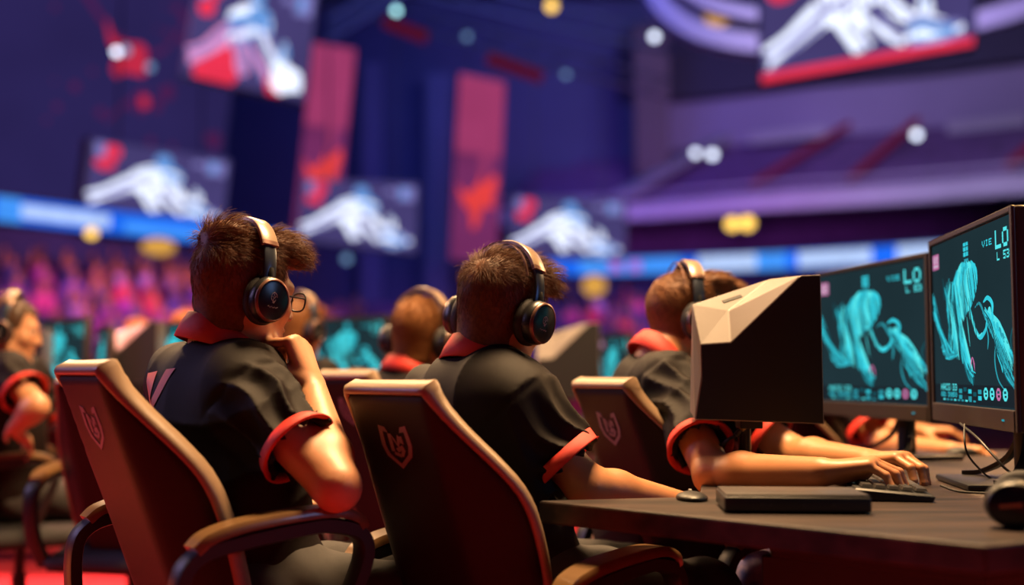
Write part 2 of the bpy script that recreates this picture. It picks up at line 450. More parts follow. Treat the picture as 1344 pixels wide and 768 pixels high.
    # arm rests: an arched arm with a leather pad on top
    for sx in (1, -1):
        x = arm_x * sx; A = arm_h
        fr = spline([(x * .93, -.19, .40), (x * .98, -.235, .50), (x, -.245, A - .085), (x, -.215, A - .032), (x, -.13, A - .012), (x, 0, A + .002), (x, .05, A), (x, .105, A - .018), (x, .118, A - .06), (x * .98, .09, A - .14), (x * .93, .05, .46), (x * .86, .03, .40)], 5)
        fr = [p + V(0, arm_y, lift) for p in fr]
        mm = MB(); mm.sweep(fr, V(sx, 0, 0), [(-.011, -.022), (.011, -.022), (.014, -.015), (.014, .015), (.011, .022), (-.011, .022), (-.014, .015), (-.014, -.015)])
        arm = mm.build('armrest', M['black_plastic'], root, auto=50)
        pd = [p + V(0, arm_y, lift + .014) for p in spline([(x, -.222, A - .034), (x, -.195, A - .014), (x, -.13, A + .002), (x, -.02, A + .012), (x, .05, A + .012), (x, .095, A - .002), (x, .112, A - .022)], 5)]
        mm = MB(); n = len(pd); base = 0
        prof = [(-.5, -.4), (.5, -.4), (.5, .1), (.42, .45), (-.42, .45), (-.5, .1)]
        for i, p in enumerate(pd):
            t = i / (n - 1); w = .062 * (.62 + .38 * math.sin(math.pi * min(1, max(0, .12 + t * .82)))); tan = (pd[min(i + 1, n - 1)] - pd[max(0, i - 1)]).normalized(); nn = tan.cross(V(1, 0, 0)) * -1
            if nn.z < 0: nn = -nn
            for a, b in prof: mm.v.append(tuple(p + V(a * w, 0, 0) + nn * b * .022))
            if i:
                for k in range(6): k2 = (k + 1) % 6; mm.f.append(((i - 1) * 6 + k, (i - 1) * 6 + k2, i * 6 + k2, i * 6 + k)); mm.m.append(0)
        mm.f += [tuple(range(6))[::-1], tuple((n - 1) * 6 + k for k in range(6))]; mm.m += [0, 0]
        mm.build('arm_pad', pad or M['arm_pad'], arm, auto=45)
        for (yy, zz_) in ((-.243, A - .13), (-.241, A - .17), (.085, A - .12)):
            mm = MB(); mm.lathe([(.0001, 0), (.006, 0), (.006, .003), (.003, .004)], 10, Matrix.Translation((x + sx * .0145, yy + arm_y, zz_ + lift)) @ Matrix.Rotation(R(90 * sx), 4, 'Y'))
            mm.build('bolt', M['stand'], arm)
    return root

# ------------------------------------------------------------------ what the monitors show (u to the right, v downwards, both 0..1)
FONT = {'A': '0e111f1111', 'C': '0f1010100f', 'E': '1f101e101f', 'G': '0f1013110f', 'H': '11111f1111', 'I': '0e0404040e', 'L': '101010101f', 'N': '1119151311', 'O': '0e1111110e', 'R': '1e111e1211',
        'S': '0f100e011e', 'T': '1f04040404', 'U': '111111110e', 'V': '1111110a04', 'X': '110a040a11', '0': '0e1315190e', '2': '1e010e101f', '3': '1e010e011e', '5': '1f101e011e', '8': '0e110e110e', ':': '0004000400', '/': '0102040810', ' ': '0000000000', 'M': '111b151111'}
class Pic:
    """flat picture of a lit screen: quads (u, v) with a material index and a layer"""
    def __init__(s): s.q = []
    def poly(s, pts, mi, layer=1): s.q.append((pts, mi, layer))
    def rect(s, u0, v0, u1, v1, mi, layer=1): s.poly([(u0, v0), (u1, v0), (u1, v1), (u0, v1)], mi, layer)
    def text(s, t, u, v, w, h, mi, layer=2):
        cw = w / len(t)
        for n, ch in enumerate(t):
            rows = FONT[ch]
            for r in range(5):
                b = int(rows[r * 2:r * 2 + 2], 16)
                c = 0
                while c < 5:
                    if b >> (4 - c) & 1:
                        c2 = c
                        while c2 < 5 and b >> (4 - c2) & 1: c2 += 1
                        s.rect(u + cw * (n + c / 6), v + h * r / 5, u + cw * (n + c2 / 6), v + h * (r + 1) / 5, mi, layer); c = c2
                    else: c += 1
    def stroke(s, pts, w, mi, layer=1, sub=6):
        P = spline([(a, b, 0) for a, b in pts], sub); n = len(P)
        L = []; Rr = []
        for i, p in enumerate(P):
            t = (P[min(i + 1, n - 1)] - P[max(i - 1, 0)]); t.normalize(); nn = V(-t.y, t.x, 0); f = i / (n - 1)
            ww = w * (math.sin(math.pi * (0.06 + .90 * f)) ** .6) * .5
            L.append((p.x + nn.x * ww, p.y + nn.y * ww)); Rr.append((p.x - nn.x * ww, p.y - nn.y * ww))
        for i in range(n - 1): s.poly([L[i], L[i + 1], Rr[i + 1], Rr[i]], mi, layer)

def game_picture():
    P = Pic(); rg = random.Random(5); LW = .70
    P.rect(0, 0, 1, 1, 0, 0); P.rect(0, .875, 1, .985, 1, .5)
    # mane, hanging tendrils and limbs of the glowing cyan creature
    def bundle(a, b, n, w, mis, j=.02, layer=1):
        n = int(n * 1.7)
        for i in range(n):
            t = i / max(n - 1, 1)
            pts = [((1 - t) * p[0] + t * q[0] + rg.uniform(-j, j), (1 - t) * p[1] + t * q[1] + rg.uniform(-j, j)) for p, q in zip(a, b)]
            P.stroke(pts, w * LW * rg.uniform(.5, 1.3), rg.choice(mis), layer + rg.random() * .8)
    bundle([(.36, .20), (.30, .30), (.34, .40), (.40, .50)], [(.58, .20), (.58, .28), (.56, .36), (.50, .44)], 16, .05, [2, 2, 5, 3], .012)
    bundle([(.42, .17), (.36, .22), (.33, .28)], [(.54, .17), (.60, .23), (.58, .33)], 8, .05, [2, 2, 5], .008)
    bundle([(.26, .26), (.22, .38), (.24, .52), (.20, .66)], [(.36, .30), (.38, .46), (.44, .62), (.54, .80)], 15, .034, [2, 2, 3, 4, 5], .014)
    bundle([(.34, .40), (.40, .58), (.42, .72), (.50, .86)], [(.30, .42), (.36, .62), (.46, .78), (.55, .80)], 9, .020, [2, 3, 4], .012)
    bundle([(-.0, .30), (.05, .44), (.10, .56), (.14, .68)], [(.02, .46), (.09, .54), (.15, .62), (.30, .70)], 12, .030, [3, 2, 4, 2], .016)
    bundle([(.16, .28), (.19, .36), (.20, .48)], [(.24, .24), (.24, .40), (.26, .62)], 7, .020, [3, 4, 2], .012)
    bundle([(.10, .64), (.18, .66), (.26, .70)], [(.18, .72), (.26, .72), (.34, .70)], 6, .026, [2, 3], .012)
    for k in range(5): P.stroke([(.15 + .006 * k, .22 + .02 * k), (.165, .27 + .02 * k), (.18, .31 + .01 * k)], .010, 4, 1.2)
    P.stroke([(.50, .42), (.545, .52), (.58, .58), (.63, .61), (.69, .57), (.70, .53)], .028, 2, 1.9); P.stroke([(.505, .44), (.55, .54), (.60, .60), (.65, .585)], .012, 5, 2.1)
    P.stroke([(.69, .52), (.66, .46), (.62, .42), (.57, .44)], .018, 3, 1.6); P.stroke([(.67, .42), (.72, .40), (.77, .44), (.76, .52)], .026, 2, 1.6)
    bundle([(.66, .46), (.74, .55), (.80, .66), (.86, .80)], [(.74, .48), (.84, .56), (.92, .66), (.99, .78)], 16, .026, [2, 3, 5, 4, 2], .016)
    bundle([(.78, .60), (.82, .70), (.88, .82), (.99, .90)], [(.80, .58), (.90, .72), (.97, .84), (1.0, .88)], 9, .014, [2, 3, 4], .014)
    for k in range(10):
        u = .72 + k * .026; P.stroke([(u, .48 + k * .026), (u + .022, .46 + k * .03), (u + .035, .52 + k * .026)], .020, rg.choice([2, 5, 3]), 2.2)
    P.stroke([(.80, .62), (.78, .74), (.81, .84), (.88, .90)], .012, 3, 1.5); P.stroke([(.98, .56), (.95, .64), (.97, .74)], .012, 4, 1.5); P.stroke([(.70, .56), (.715, .62), (.705, .68)], .014, 3, 1.4)
    for k in range(7): P.stroke([(.40 + k * .02, .74 + .012 * k), (.46 + k * .012, .84), (.52, .87 + .002 * k)], .010, rg.choice([3, 4]), 1.1)
    # dark folds between the tendrils
    for k in range(26):
        u = .22 + .0145 * k; a = rg.uniform(.20, .40); P.stroke([(u, a), (u + .02, a + .10), (u + .045 + rg.uniform(-.02, .02), a + rg.uniform(.16, .30))], rg.uniform(.004, .010), 0, 2.4)
    for k in range(14):
        u = .70 + .02 * k; P.stroke([(u, .50 + .02 * k), (u + .03, .57 + .02 * k), (u + .05, .66 + .018 * k)], .006, 0, 2.4)
    for k in range(12):
        u = .24 + .022 * k + rg.uniform(-.01, .01); a = rg.uniform(.22, .5); P.stroke([(u, a), (u + .015, a + .08), (u + .03, a + .17)], .006, 5, 2.5)
    for k in range(5): P.stroke([(.50, .74 + k * .01), (.525, .72), (.55, .76 + k * .01)], .006, 6, 2.3)
    # head-up display
    P.rect(.445, .055, .475, .135, 2, 2); P.rect(.480, .055, .505, .135, 2, 2); P.rect(.455, .15, .505, .165, 3, 2); P.rect(.47, .165, .48, .21, 3, 2)
    for v in (.075, .105): P.rect(.440, v, .510, v + .006, 0, 3)
    P.rect(.01, .06, .10, .155, 6, 2); P.text('VX', .022, .072, .075, .05, 7, 3); P.rect(.02, .13, .09, .138, 7, 3)
    P.text('LO', .82, .055, .15, .10, 5, 2); P.text('VIE', .675, .085, .115, .035, 2, 2); P.text('L 53', .835, .172, .135, .045, 5, 2)
    P.text('HACG:33', .09, .872, .23, .04, 5, 2); P.text('02:3858', .09, .922, .23, .028, 2, 2)
    for k, (a, b) in enumerate(((.34, .90), (.40, .89), (.34, .935), (.40, .935), (.46, .90), (.46, .94), (.52, .915), (.58, .90), (.58, .935))):
        P.rect(a, b, a + .04, b + .024, [3, 4, 3, 0, 2, 3, 4, 3, 2][k], 2)
    for k in range(9): P.rect(.12 + k * .05, .962, .15 + k * .05, .972, 3 if k % 3 else 5, 2)
    for k, u in enumerate((.645, .715, .785, .855)):
        cx, cy = u + .025, .92; P.poly([(cx + .027 * math.cos(t * .7854 + .39), cy + .036 * math.sin(t * .7854 + .39)) for t in range(8)], 6 if k == 2 else 5, 2)
        P.rect(cx - .012, cy - .018, cx + .012, cy - .004, 4, 3); P.rect(cx - .006, cy + .004, cx + .014, cy + .016, 0, 3)
    return P
PIC = game_picture()
PIC_M = ['scr_bg', 'scr_bar', 'cy1', 'cy2', 'cy3', 'cy0', 'pinkish', 'whiteish']
def clip01(pts):
    """keeps a picture polygon inside the lit area"""
    for ax, lim, sg in ((0, 0, 1), (0, 1, -1), (1, 0, 1), (1, 1, -1)):
        out = []
        for a, b in zip(pts, pts[1:] + pts[:1]):
            ia, ib = (a[ax] - lim) * sg >= 0, (b[ax] - lim) * sg >= 0
            if ia: out.append(a)
            if ia != ib:
                t = (lim - a[ax]) / (b[ax] - a[ax]); out.append((a[0] + t * (b[0] - a[0]), a[1] + t * (b[1] - a[1])))
        pts = out
        if len(pts) < 3: return None
    return pts

def picture_mesh(name, pic, mats, O, U, W, N, parent, world=True, step=.00025):
    v, f, mi = [], [], []
    for pts, m, layer in pic.q:
        pts = clip01(list(pts))
        if not pts: continue
        b = len(v)
        for a, c in pts: v.append(O + U * a + W * c + N * (.0006 + step * layer))
        f.append(tuple(range(b, b + len(pts)))); mi.append(m)
    me_o = obj(name, v, [], mats, parent, False, world)
    me = me_o.data; co = [tuple(x.co) for x in me.vertices]; me.clear_geometry(); me.from_pydata(co, [], f); me.polygons.foreach_set('material_index', np.array(mi, dtype=np.int32)); me.update()
    # one common facing, towards the viewer
    bm = bmesh.new(); bm.from_mesh(me); Nl = N
    if world and parent is not None: Nl = ROOTM[root_of(parent).name].to_3x3().inverted() @ N
    for fc in bm.faces:
        fc.normal_update()
        if fc.normal.dot(Nl) < 0: fc.normal_flip()
    bm.to_mesh(me); bm.free()
    return me_o

def make_monitor(name, label, pl, pr, zb, zt, group, desk_z, stand=True, leg_side=1):
    """upright flat monitor from plan point pl (left as seen) to pr, facing the viewer of its screen"""
    pl, pr = Vector((pl[0], pl[1], 0)), Vector((pr[0], pr[1], 0))
    U = (pr - pl); w = U.length; U.normalize(); N = V(U.y, -U.x, 0)              # out of the screen
    root = empty(name, ((pl.x + pr.x) / 2, (pl.y + pr.y) / 2, desk_z)); tag(root, label, 'monitor', group)
    h = zt - zb; mid = (pl + pr) / 2 + V(0, 0, zb); T = Matrix(((U.x, -N.x, 0, mid.x), (U.y, -N.y, 0, mid.y), (0, 0, 1, mid.z), (0, 0, 0, 1)))
    m = MB(); m.box((0, .0175, h / 2), (w, .035, h)); m.build('casing', M['bezel'], root, True, True, auto=30, bevel=.006, T=T)
    m = MB(); m.prism([(-w * .32, .03), (w * .32, .03), (w * .24, .075), (-w * .24, .075)], h * .22, h * .80); m.build('rear_hump', M['black_plastic'], root, True, True, auto=30, bevel=.012, T=T)
    bz = .012; ch = .042
    O = mid - U * (w / 2 - bz) + V(0, 0, h - bz - .002)
    UU, WW = U * (w - 2 * bz), V(0, 0, -(h - ch - bz))
    m = MB()                                                        # bezel rails around the glass
    m.box((-w / 2 + bz / 2, -.003, h / 2), (bz, .008, h)); m.box((w / 2 - bz / 2, -.003, h / 2), (bz, .008, h)); m.box((0, -.003, h - bz / 2), (w - 2 * bz, .008, bz)); m.box((0, -.004, ch / 2), (w - 2 * bz, .010, ch))
    m.build('bezel', M['bezel'], root, False, True, bevel=.0018, T=T)
    picture_mesh('screen', PIC, [M[k] for k in PIC_M], O, UU, WW, N, root)
    m = MB(); m.box((w * .38, -.0095, ch * .5), (.012, .002, .004)); m.build('power_light', M['cy2'], root, False, True, T=T)
    if stand:
        m = MB(); b = mid - N * .11; m.tube([(b.x, b.y, desk_z + .012), (b.x, b.y, zb + h * .45)], .026, 18)
        bb = mid - N * .075; m.tube([(b.x, b.y, zb + h * .42), (bb.x, bb.y, zb + h * .42)], .022, 12); m.build('pole', M['stand'], root, True, True)
        m = MB(); m.box((0, 0, 0), (.26, .26, .014)); m.build('base_plate', M['stand'], root, True, True, auto=30, bevel=.006, T=Matrix.Translation((b.x + N.x * .03, b.y + N.y * .03, desk_z + .0075)) @ Matrix.Rotation(math.atan2(U.y, U.x), 4, 'Z'))
        for sg in (1, -1):
            pts = spline([(b.x + U.x * .022 * sg, b.y + U.y * .022 * sg, desk_z + .12), (b.x + U.x * .05 * sg + N.x * .02, b.y + U.y * .05 * sg + N.y * .02, desk_z + .06), (b.x + U.x * .10 * sg + N.x * .06, b.y + U.y * .10 * sg + N.y * .06, desk_z + .024), (b.x + U.x * .125 * sg + N.x * .10, b.y + U.y * .125 * sg + N.y * .10, desk_z + .017)], 5)
            m = MB(); m.sweep(pts, V(0, 0, 1), [(-.010, -.004), (.010, -.004), (.010, .006), (-.010, .006)]); m.build('foot', M['stand'], root, True, True, auto=40)
    return root

# ------------------------------------------------------------------ faceted shell monitor seen from behind
def make_faceted(name, label, T, desk_z, group, pole=True, screen=True):
    """T maps local points (x right, y away, z up, metres from the shell's bottom centre) to the place"""
    root = empty(name, (T.translation.x, T.translation.y, desk_z)); tag(root, label, 'monitor', group)
    P = {  # front outline of the shell, then the roof facets, then the rear
        'A': (-.1425, .07, .262), 'C': (-.136, .0, .170), 'K': (-.135, .0, .096), 'H': (-.150, .0, .006), 'D': (-.070, .0, .1745), 'E': (.086, .0, .322), 'F': (.130, .0, .3235), 'G': (.1315, .0, -.004),
        'J': (.0485, .135, .325), 'I': (-.0625, .058, .2465), 'Ab': (-.136, .10, .25), 'Jb': (.07, .15, .30), 'Fb': (.130, .15, .315), 'Gb': (.1325, .15, 0.0), 'Hb': (-.145, .10, .02)}
    ks = list(P); ix = {k: i for i, k in enumerate(ks)}
    F = [('C', 'D', 'K'), ('D', 'H', 'K'), ('D', 'G', 'H'), ('D', 'E', 'G'), ('E', 'F', 'G'), ('A', 'I', 'C'), ('C', 'I', 'D'), ('I', 'E', 'D'), ('I', 'J', 'E'), ('A', 'J', 'I'), ('A', 'C', 'K'), ('A', 'K', 'H'), ('A', 'H', 'Hb'), ('A', 'Hb', 'Ab'),
         ('A', 'Ab', 'J'), ('J', 'Ab', 'Jb'), ('J', 'Jb', 'E'), ('E', 'Jb', 'F'), ('Jb', 'Fb', 'F'), ('F', 'Fb', 'Gb'), ('F', 'Gb', 'G'), ('G', 'Gb', 'Hb'), ('G', 'Hb', 'H'), ('Ab', 'Hb', 'Gb'), ('Ab', 'Gb', 'Fb'), ('Ab', 'Fb', 'Jb')]
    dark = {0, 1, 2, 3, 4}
    me = obj('shell', [T @ Vector(P[k]) for k in ks], [tuple(ix[a] for a in f) for f in F], [M['shell'], M['shell_shaded']], root, False, True)
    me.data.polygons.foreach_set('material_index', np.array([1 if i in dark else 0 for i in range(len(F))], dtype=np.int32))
    bm = bmesh.new(); bm.from_mesh(me.data); bmesh.ops.dissolve_limit(bm, angle_limit=.04, verts=bm.verts, edges=bm.edges, delimit={'MATERIAL'}); bmesh.ops.recalc_face_normals(bm, faces=bm.faces)
    bmesh.ops.bevel(bm, geom=[e for e in bm.edges if len(e.link_faces) == 2 and e.calc_face_angle(0) > .12], offset=.0025, segments=2, affect='EDGES', clamp_overlap=True, profile=.5)
    bm.to_mesh(me.data); bm.free()
    # vent slot in the roof facet
    a, j, i_ = (T @ Vector(P[k]) for k in 'AJI'); n = (j - a).cross(i_ - a).normalized()
    if n.z < 0: n = -n
    e = (j - a).normalized(); o = (a * .28 + j * .30 + i_ * .42)
    m = MB(); m.sweep([o - e * .022, o + e * .028], n, [(-.004, -.002), (.004, -.002), (.004, .0012), (-.004, .0012)]); m.build('vent_slot', M['shell_shaded'], root, False, True)
    if screen:
        m = MB(); m.box((0.0, .158, .125), (.25, .016, .22)); m.build('screen_panel', M['bezel'], root, False, True, bevel=.003, T=T)
        O = T @ V(.115, .1665, .225); picture_mesh('screen', PIC, [M[k] for k in PIC_M], O, (T.to_3x3() @ V(-.23, 0, 0)), V(0, 0, -.20), (T.to_3x3() @ V(0, 1, 0)).normalized(), root)
    b = T @ V(-.02, .11, 0)
    m = MB(); m.tube([(b.x, b.y, desk_z + .012), (b.x, b.y, b.z + .05)], .014, 14); m.build('pole', M['stand'], root, True, True)
    m = MB(); m.lathe([(.001, 0), (.075, 0), (.078, .005), (.070, .011), (.02, .014)], 28, Matrix.Translation((b.x, b.y, desk_z + .001))); m.build('base', M['stand'], root, True, True)
    m = MB(); m.box((-.02, .06, .0), (.05, .06, .03)); m.build('bracket', M['stand'], root, False, True, bevel=.003, T=T)
    return root
# ------------------------------------------------------------------ people
def yawM(y): return Matrix.Rotation(-y, 3, 'Z')                      # local: +Y ahead, +X to the person's right, +Z up
def headM(yaw, pitch, roll): return Matrix.Rotation(-R(yaw), 3, 'Z') @ Matrix.Rotation(R(pitch), 3, 'X') @ Matrix.Rotation(R(roll), 3, 'Y')

def hand_parts(W, d, n, side, sc=1.0, curl=(20, 35, 25), spread=1.0, curls=None, thumb=None):
    """bones of a hand: W wrist, d towards the knuckles, n out of the palm, side +1 right hand / -1 left"""
    d = d.normalized(); n = (n - d * n.dot(d)).normalized(); s = d.cross(n) * side              # s: towards the thumb for this hand
    L = []                                                                                      # (a, b, ra, rb, k)
    kn = []
    for i, off in enumerate((.027, .009, -.010, -.027)):                                        # index, middle, ring, little
        k = W + d * (.088, .092, .087, .079)[i] * sc + s * off * sc - n * (.004, .006, .004, .0)[i] * sc
        kn.append(k); L.append((W + d * .012 * sc + s * off * .55 * sc, k, .0145 * sc, .0115 * sc, .016))
    L.append((W + d * .03 * sc + n * .006 * sc, W + d * .07 * sc + n * .007 * sc, .017 * sc, .016 * sc, .016))
    tips = []
    for i in range(4):
        c = curls[i] if curls else curl
        lens = [(.041, .025, .021), (.045, .029, .022), (.042, .027, .022), (.033, .021, .020)][i]
        p = kn[i]; a = 0; rr = (.0092, .0082, .0074, .0062) if i < 3 else (.0082, .0073, .0066, .0055)
        fan = (.10, .02, -.06, -.15)[i] * spread
        for j in range(3):
            a += R(c[j]); dir_ = (d * math.cos(a) + n * math.sin(a) + s * fan * (1 - .5 * min(1, abs(a)))).normalized()
            q = p + dir_ * lens[j] * sc; L.append((p, q, rr[j] * sc, rr[j + 1] * sc, .003)); p = q
        tips.append((p, dir_, (n * math.cos(a) - d * math.sin(a))))
    if thumb is None: thumb = [(.55, .62, .35), (.80, .30, .40), (.90, .05, .35)]               # (d, s, n) of the three bones
    p = W + d * .018 * sc + s * .020 * sc + n * .006 * sc
    for j, (a, b, c) in enumerate(thumb):
        dir_ = (d * a + s * b + n * c).normalized(); q = p + dir_ * (.044, .034, .027)[j] * sc
        L.append((p, q, (.0155, .0105, .0095)[j] * sc, (.0112, .0096, .0070)[j] * sc, .010 if j == 0 else .003)); p = q
    return L, tips

class HeadSpec: pass

def head_prims(fd, c, Q, s, skin=True):
    """skull, face, ears of a head centred at c with axes Q"""
    P = lambda x, y, z: c + Q @ (V(x, y, z) * s)
    fd.ell(P(0, -.014, .034), (.076 * s, .098 * s, .086 * s), Q, .02)
    fd.ell(P(0, .026, -.03), (.063 * s, .070 * s, .088 * s), Q, .03)
    fd.ell(P(0, -.024, -.024), (.062 * s, .062 * s, .07 * s), Q, .03)
    for x in (-1, 1):
        fd.cone(P(.054 * x, .0, -.055), P(.020 * x, .068, -.100), .020 * s, .018 * s, .028)
        fd.ell(P(.040 * x, .062, -.020), (.022 * s, .020 * s, .022 * s), Q, .025)
        fd.ell(P(.077 * x, -.012, -.010), (.009 * s, .021 * s, .032 * s), Q @ Matrix.Rotation(R(-14 * x), 3, 'Z') @ Matrix.Rotation(R(12), 3, 'X'), .008)
        fd.ell(P(.081 * x, -.014, -.008), (.006 * s, .011 * s, .018 * s), Q, .005, 's')
        fd.ell(P(.032 * x, .098, .008), (.016 * s, .010 * s, .009 * s), Q, .010, 's')
    fd.ell(P(0, .076, -.106), (.022 * s, .018 * s, .016 * s), Q, .02)
    fd.cone(P(-.034, .078, .026), P(.034, .078, .026), .012 * s, .012 * s, .018)
    fd.cone(P(0, .090, .016), P(0, .108, -.028), .007 * s, .011 * s, .012)
    for x in (-1, 1): fd.ell(P(.011 * x, .098, -.032), (.008 * s, .009 * s, .007 * s), Q, .008)
    fd.ell(P(0, .090, -.060), (.023 * s, .011 * s, .006 * s), Q, .007); fd.ell(P(0, .088, -.072), (.020 * s, .011 * s, .006 * s), Q, .007)

def strands(name, P, F, c, Q, s, parent, mat, n, L_top, L_side, rad, lift, seed, crown, quiff=None):
    """short tapering hairs growing out of the hair cap"""
    rg = np.random.default_rng(seed)
    tri = np.concatenate([F[:, [0, 1, 2]], F[:, [0, 2, 3]]])
    A, B, Cc = P[tri[:, 0]], P[tri[:, 1]], P[tri[:, 2]]
    nn = np.cross(B - A, Cc - A); ar = np.linalg.norm(nn, axis=1); nn = nn / np.maximum(ar, 1e-12)[:, None]
    ctr = (A + B + Cc) / 3; Qn = np.array(Q); loc = (ctr - np.array(c)) @ Qn / s
    out = (nn * (ctr - np.array(c + Q @ V(0, -.01, .02) * s))).sum(1) > 0
    ar = ar * out; pick = rg.choice(len(tri), n, p=ar / ar.sum())
    u = rg.random((n, 2)); sq = np.sqrt(u[:, :1]); p0 = A[pick] * (1 - sq) + B[pick] * sq * (1 - u[:, 1:]) + Cc[pick] * sq * u[:, 1:]
    l0 = (p0 - np.array(c)) @ Qn / s; N = nn[pick]
    cr = np.array(crown); fl = l0 - cr; fl[:, 2] -= .05 * np.clip((.09 - l0[:, 2]) / .1, 0, 1)       # away from the crown, downwards on the sides
    top = np.clip((l0[:, 2] - .04) / .06, 0, 1)
    fl[:, 1] += .10 * top
    g = fl @ Qn.T; g -= N * (g * N).sum(1)[:, None]; g /= np.maximum(np.linalg.norm(g, axis=1), 1e-9)[:, None]
    side = np.cross(N, g); cl = np.sin(l0 @ np.array([90., 70., 60.]) + 3 * np.sin(l0 @ np.array([40., -50., 80.]))) * .35
    g = g + side * (cl + rg.normal(0, .16, n))[:, None]
    nape = np.clip((l0[:, 2] + .09) / .10, 0.42, 1)
    Ln = (L_side + (L_top - L_side) * top) * nape * rg.uniform(.6, 1.25, n) * s
    lf = lift * (.35 + .9 * top) + rg.normal(0, .12, n)
    g = g + N * np.clip(lf, .24, 2)[:, None]; g /= np.linalg.norm(g, axis=1)[:, None]
    gr = np.zeros((n, 3)); gr[:, 2] = -1
    p0 = p0 - N * .0015
    p1 = p0 + g * (Ln * .36)[:, None]; g2 = g * .9 - N * (.10 + .14 * top)[:, None] + gr * .10; g2 /= np.linalg.norm(g2, axis=1)[:, None]
    p2 = p1 + g2 * (Ln * .34)[:, None]; g3 = g2 * .9 - N * (.08 + .10 * top)[:, None] + gr * .14; g3 /= np.linalg.norm(g3, axis=1)[:, None]
    p3 = p2 + g3 * (Ln * .30)[:, None]
    w = np.cross(g, rg.normal(0, 1, (n, 3))); w /= np.maximum(np.linalg.norm(w, axis=1), 1e-9)[:, None]; w2 = np.cross(g, w)
    rr = rad * rg.uniform(.7, 1.2, n)
    vs = []
    for q, f in ((p0, 1.0), (p1, .85), (p2, .55)):
        for k in range(3): a = 2.0944 * k; vs.append(q + (w * math.cos(a) + w2 * math.sin(a)) * (rr * f)[:, None])
    vs.append(p3); VV = np.stack(vs, 1).reshape(-1, 3); b = np.arange(n)[:, None] * 10
    fs = []
    for l in range(2):
        for k in range(3): k2 = (k + 1) % 3; fs.append(np.concatenate([b + l * 3 + k, b + l * 3 + k2, b + l * 3 + 3 + k2, b + l * 3 + 3 + k], 1))
    for k in range(3): k2 = (k + 1) % 3; fs.append(np.concatenate([b + 6 + k, b + 6 + k2, b + 9, b + 9], 1))
    q4 = np.concatenate(fs[:6]); t3 = np.concatenate(fs[6:])[:, :3]
    return VV, q4, t3

def join_mesh(name, sets, mat, parent, world=True):
    """sets of (verts, list of face arrays) into one mesh"""
    Vs, loops, tot = [], [], []; off = 0
    for v, fl in sets:
        Vs.append(v)
        for f in fl: loops.append((f + off).ravel()); tot.append(np.full(len(f), f.shape[1]))
        off += len(v)
    v = np.concatenate(Vs); loops = np.concatenate(loops); tot = np.concatenate(tot)
    if world and parent is not None:
        Mi = np.array(ROOTM[root_of(parent).name].inverted()); v = v @ Mi[:3, :3].T + Mi[:3, 3]
    me = bpy.data.meshes.new(name); me.vertices.add(len(v)); me.vertices.foreach_set('co', v.astype(np.float32).ravel())
    me.loops.add(len(loops)); me.loops.foreach_set('vertex_index', loops.astype(np.int32)); me.polygons.add(len(tot))
    st = np.concatenate([[0], np.cumsum(tot)[:-1]]); me.polygons.foreach_set('loop_start', st.astype(np.int32)); me.polygons.foreach_set('loop_total', tot.astype(np.int32))
    me.update(calc_edges=True); me.polygons.foreach_set('use_smooth', np.ones(len(tot), dtype=bool)); me.materials.append(mat)
    o = bpy.data.objects.new(name, me); COL.objects.link(o); o.parent = parent; return o

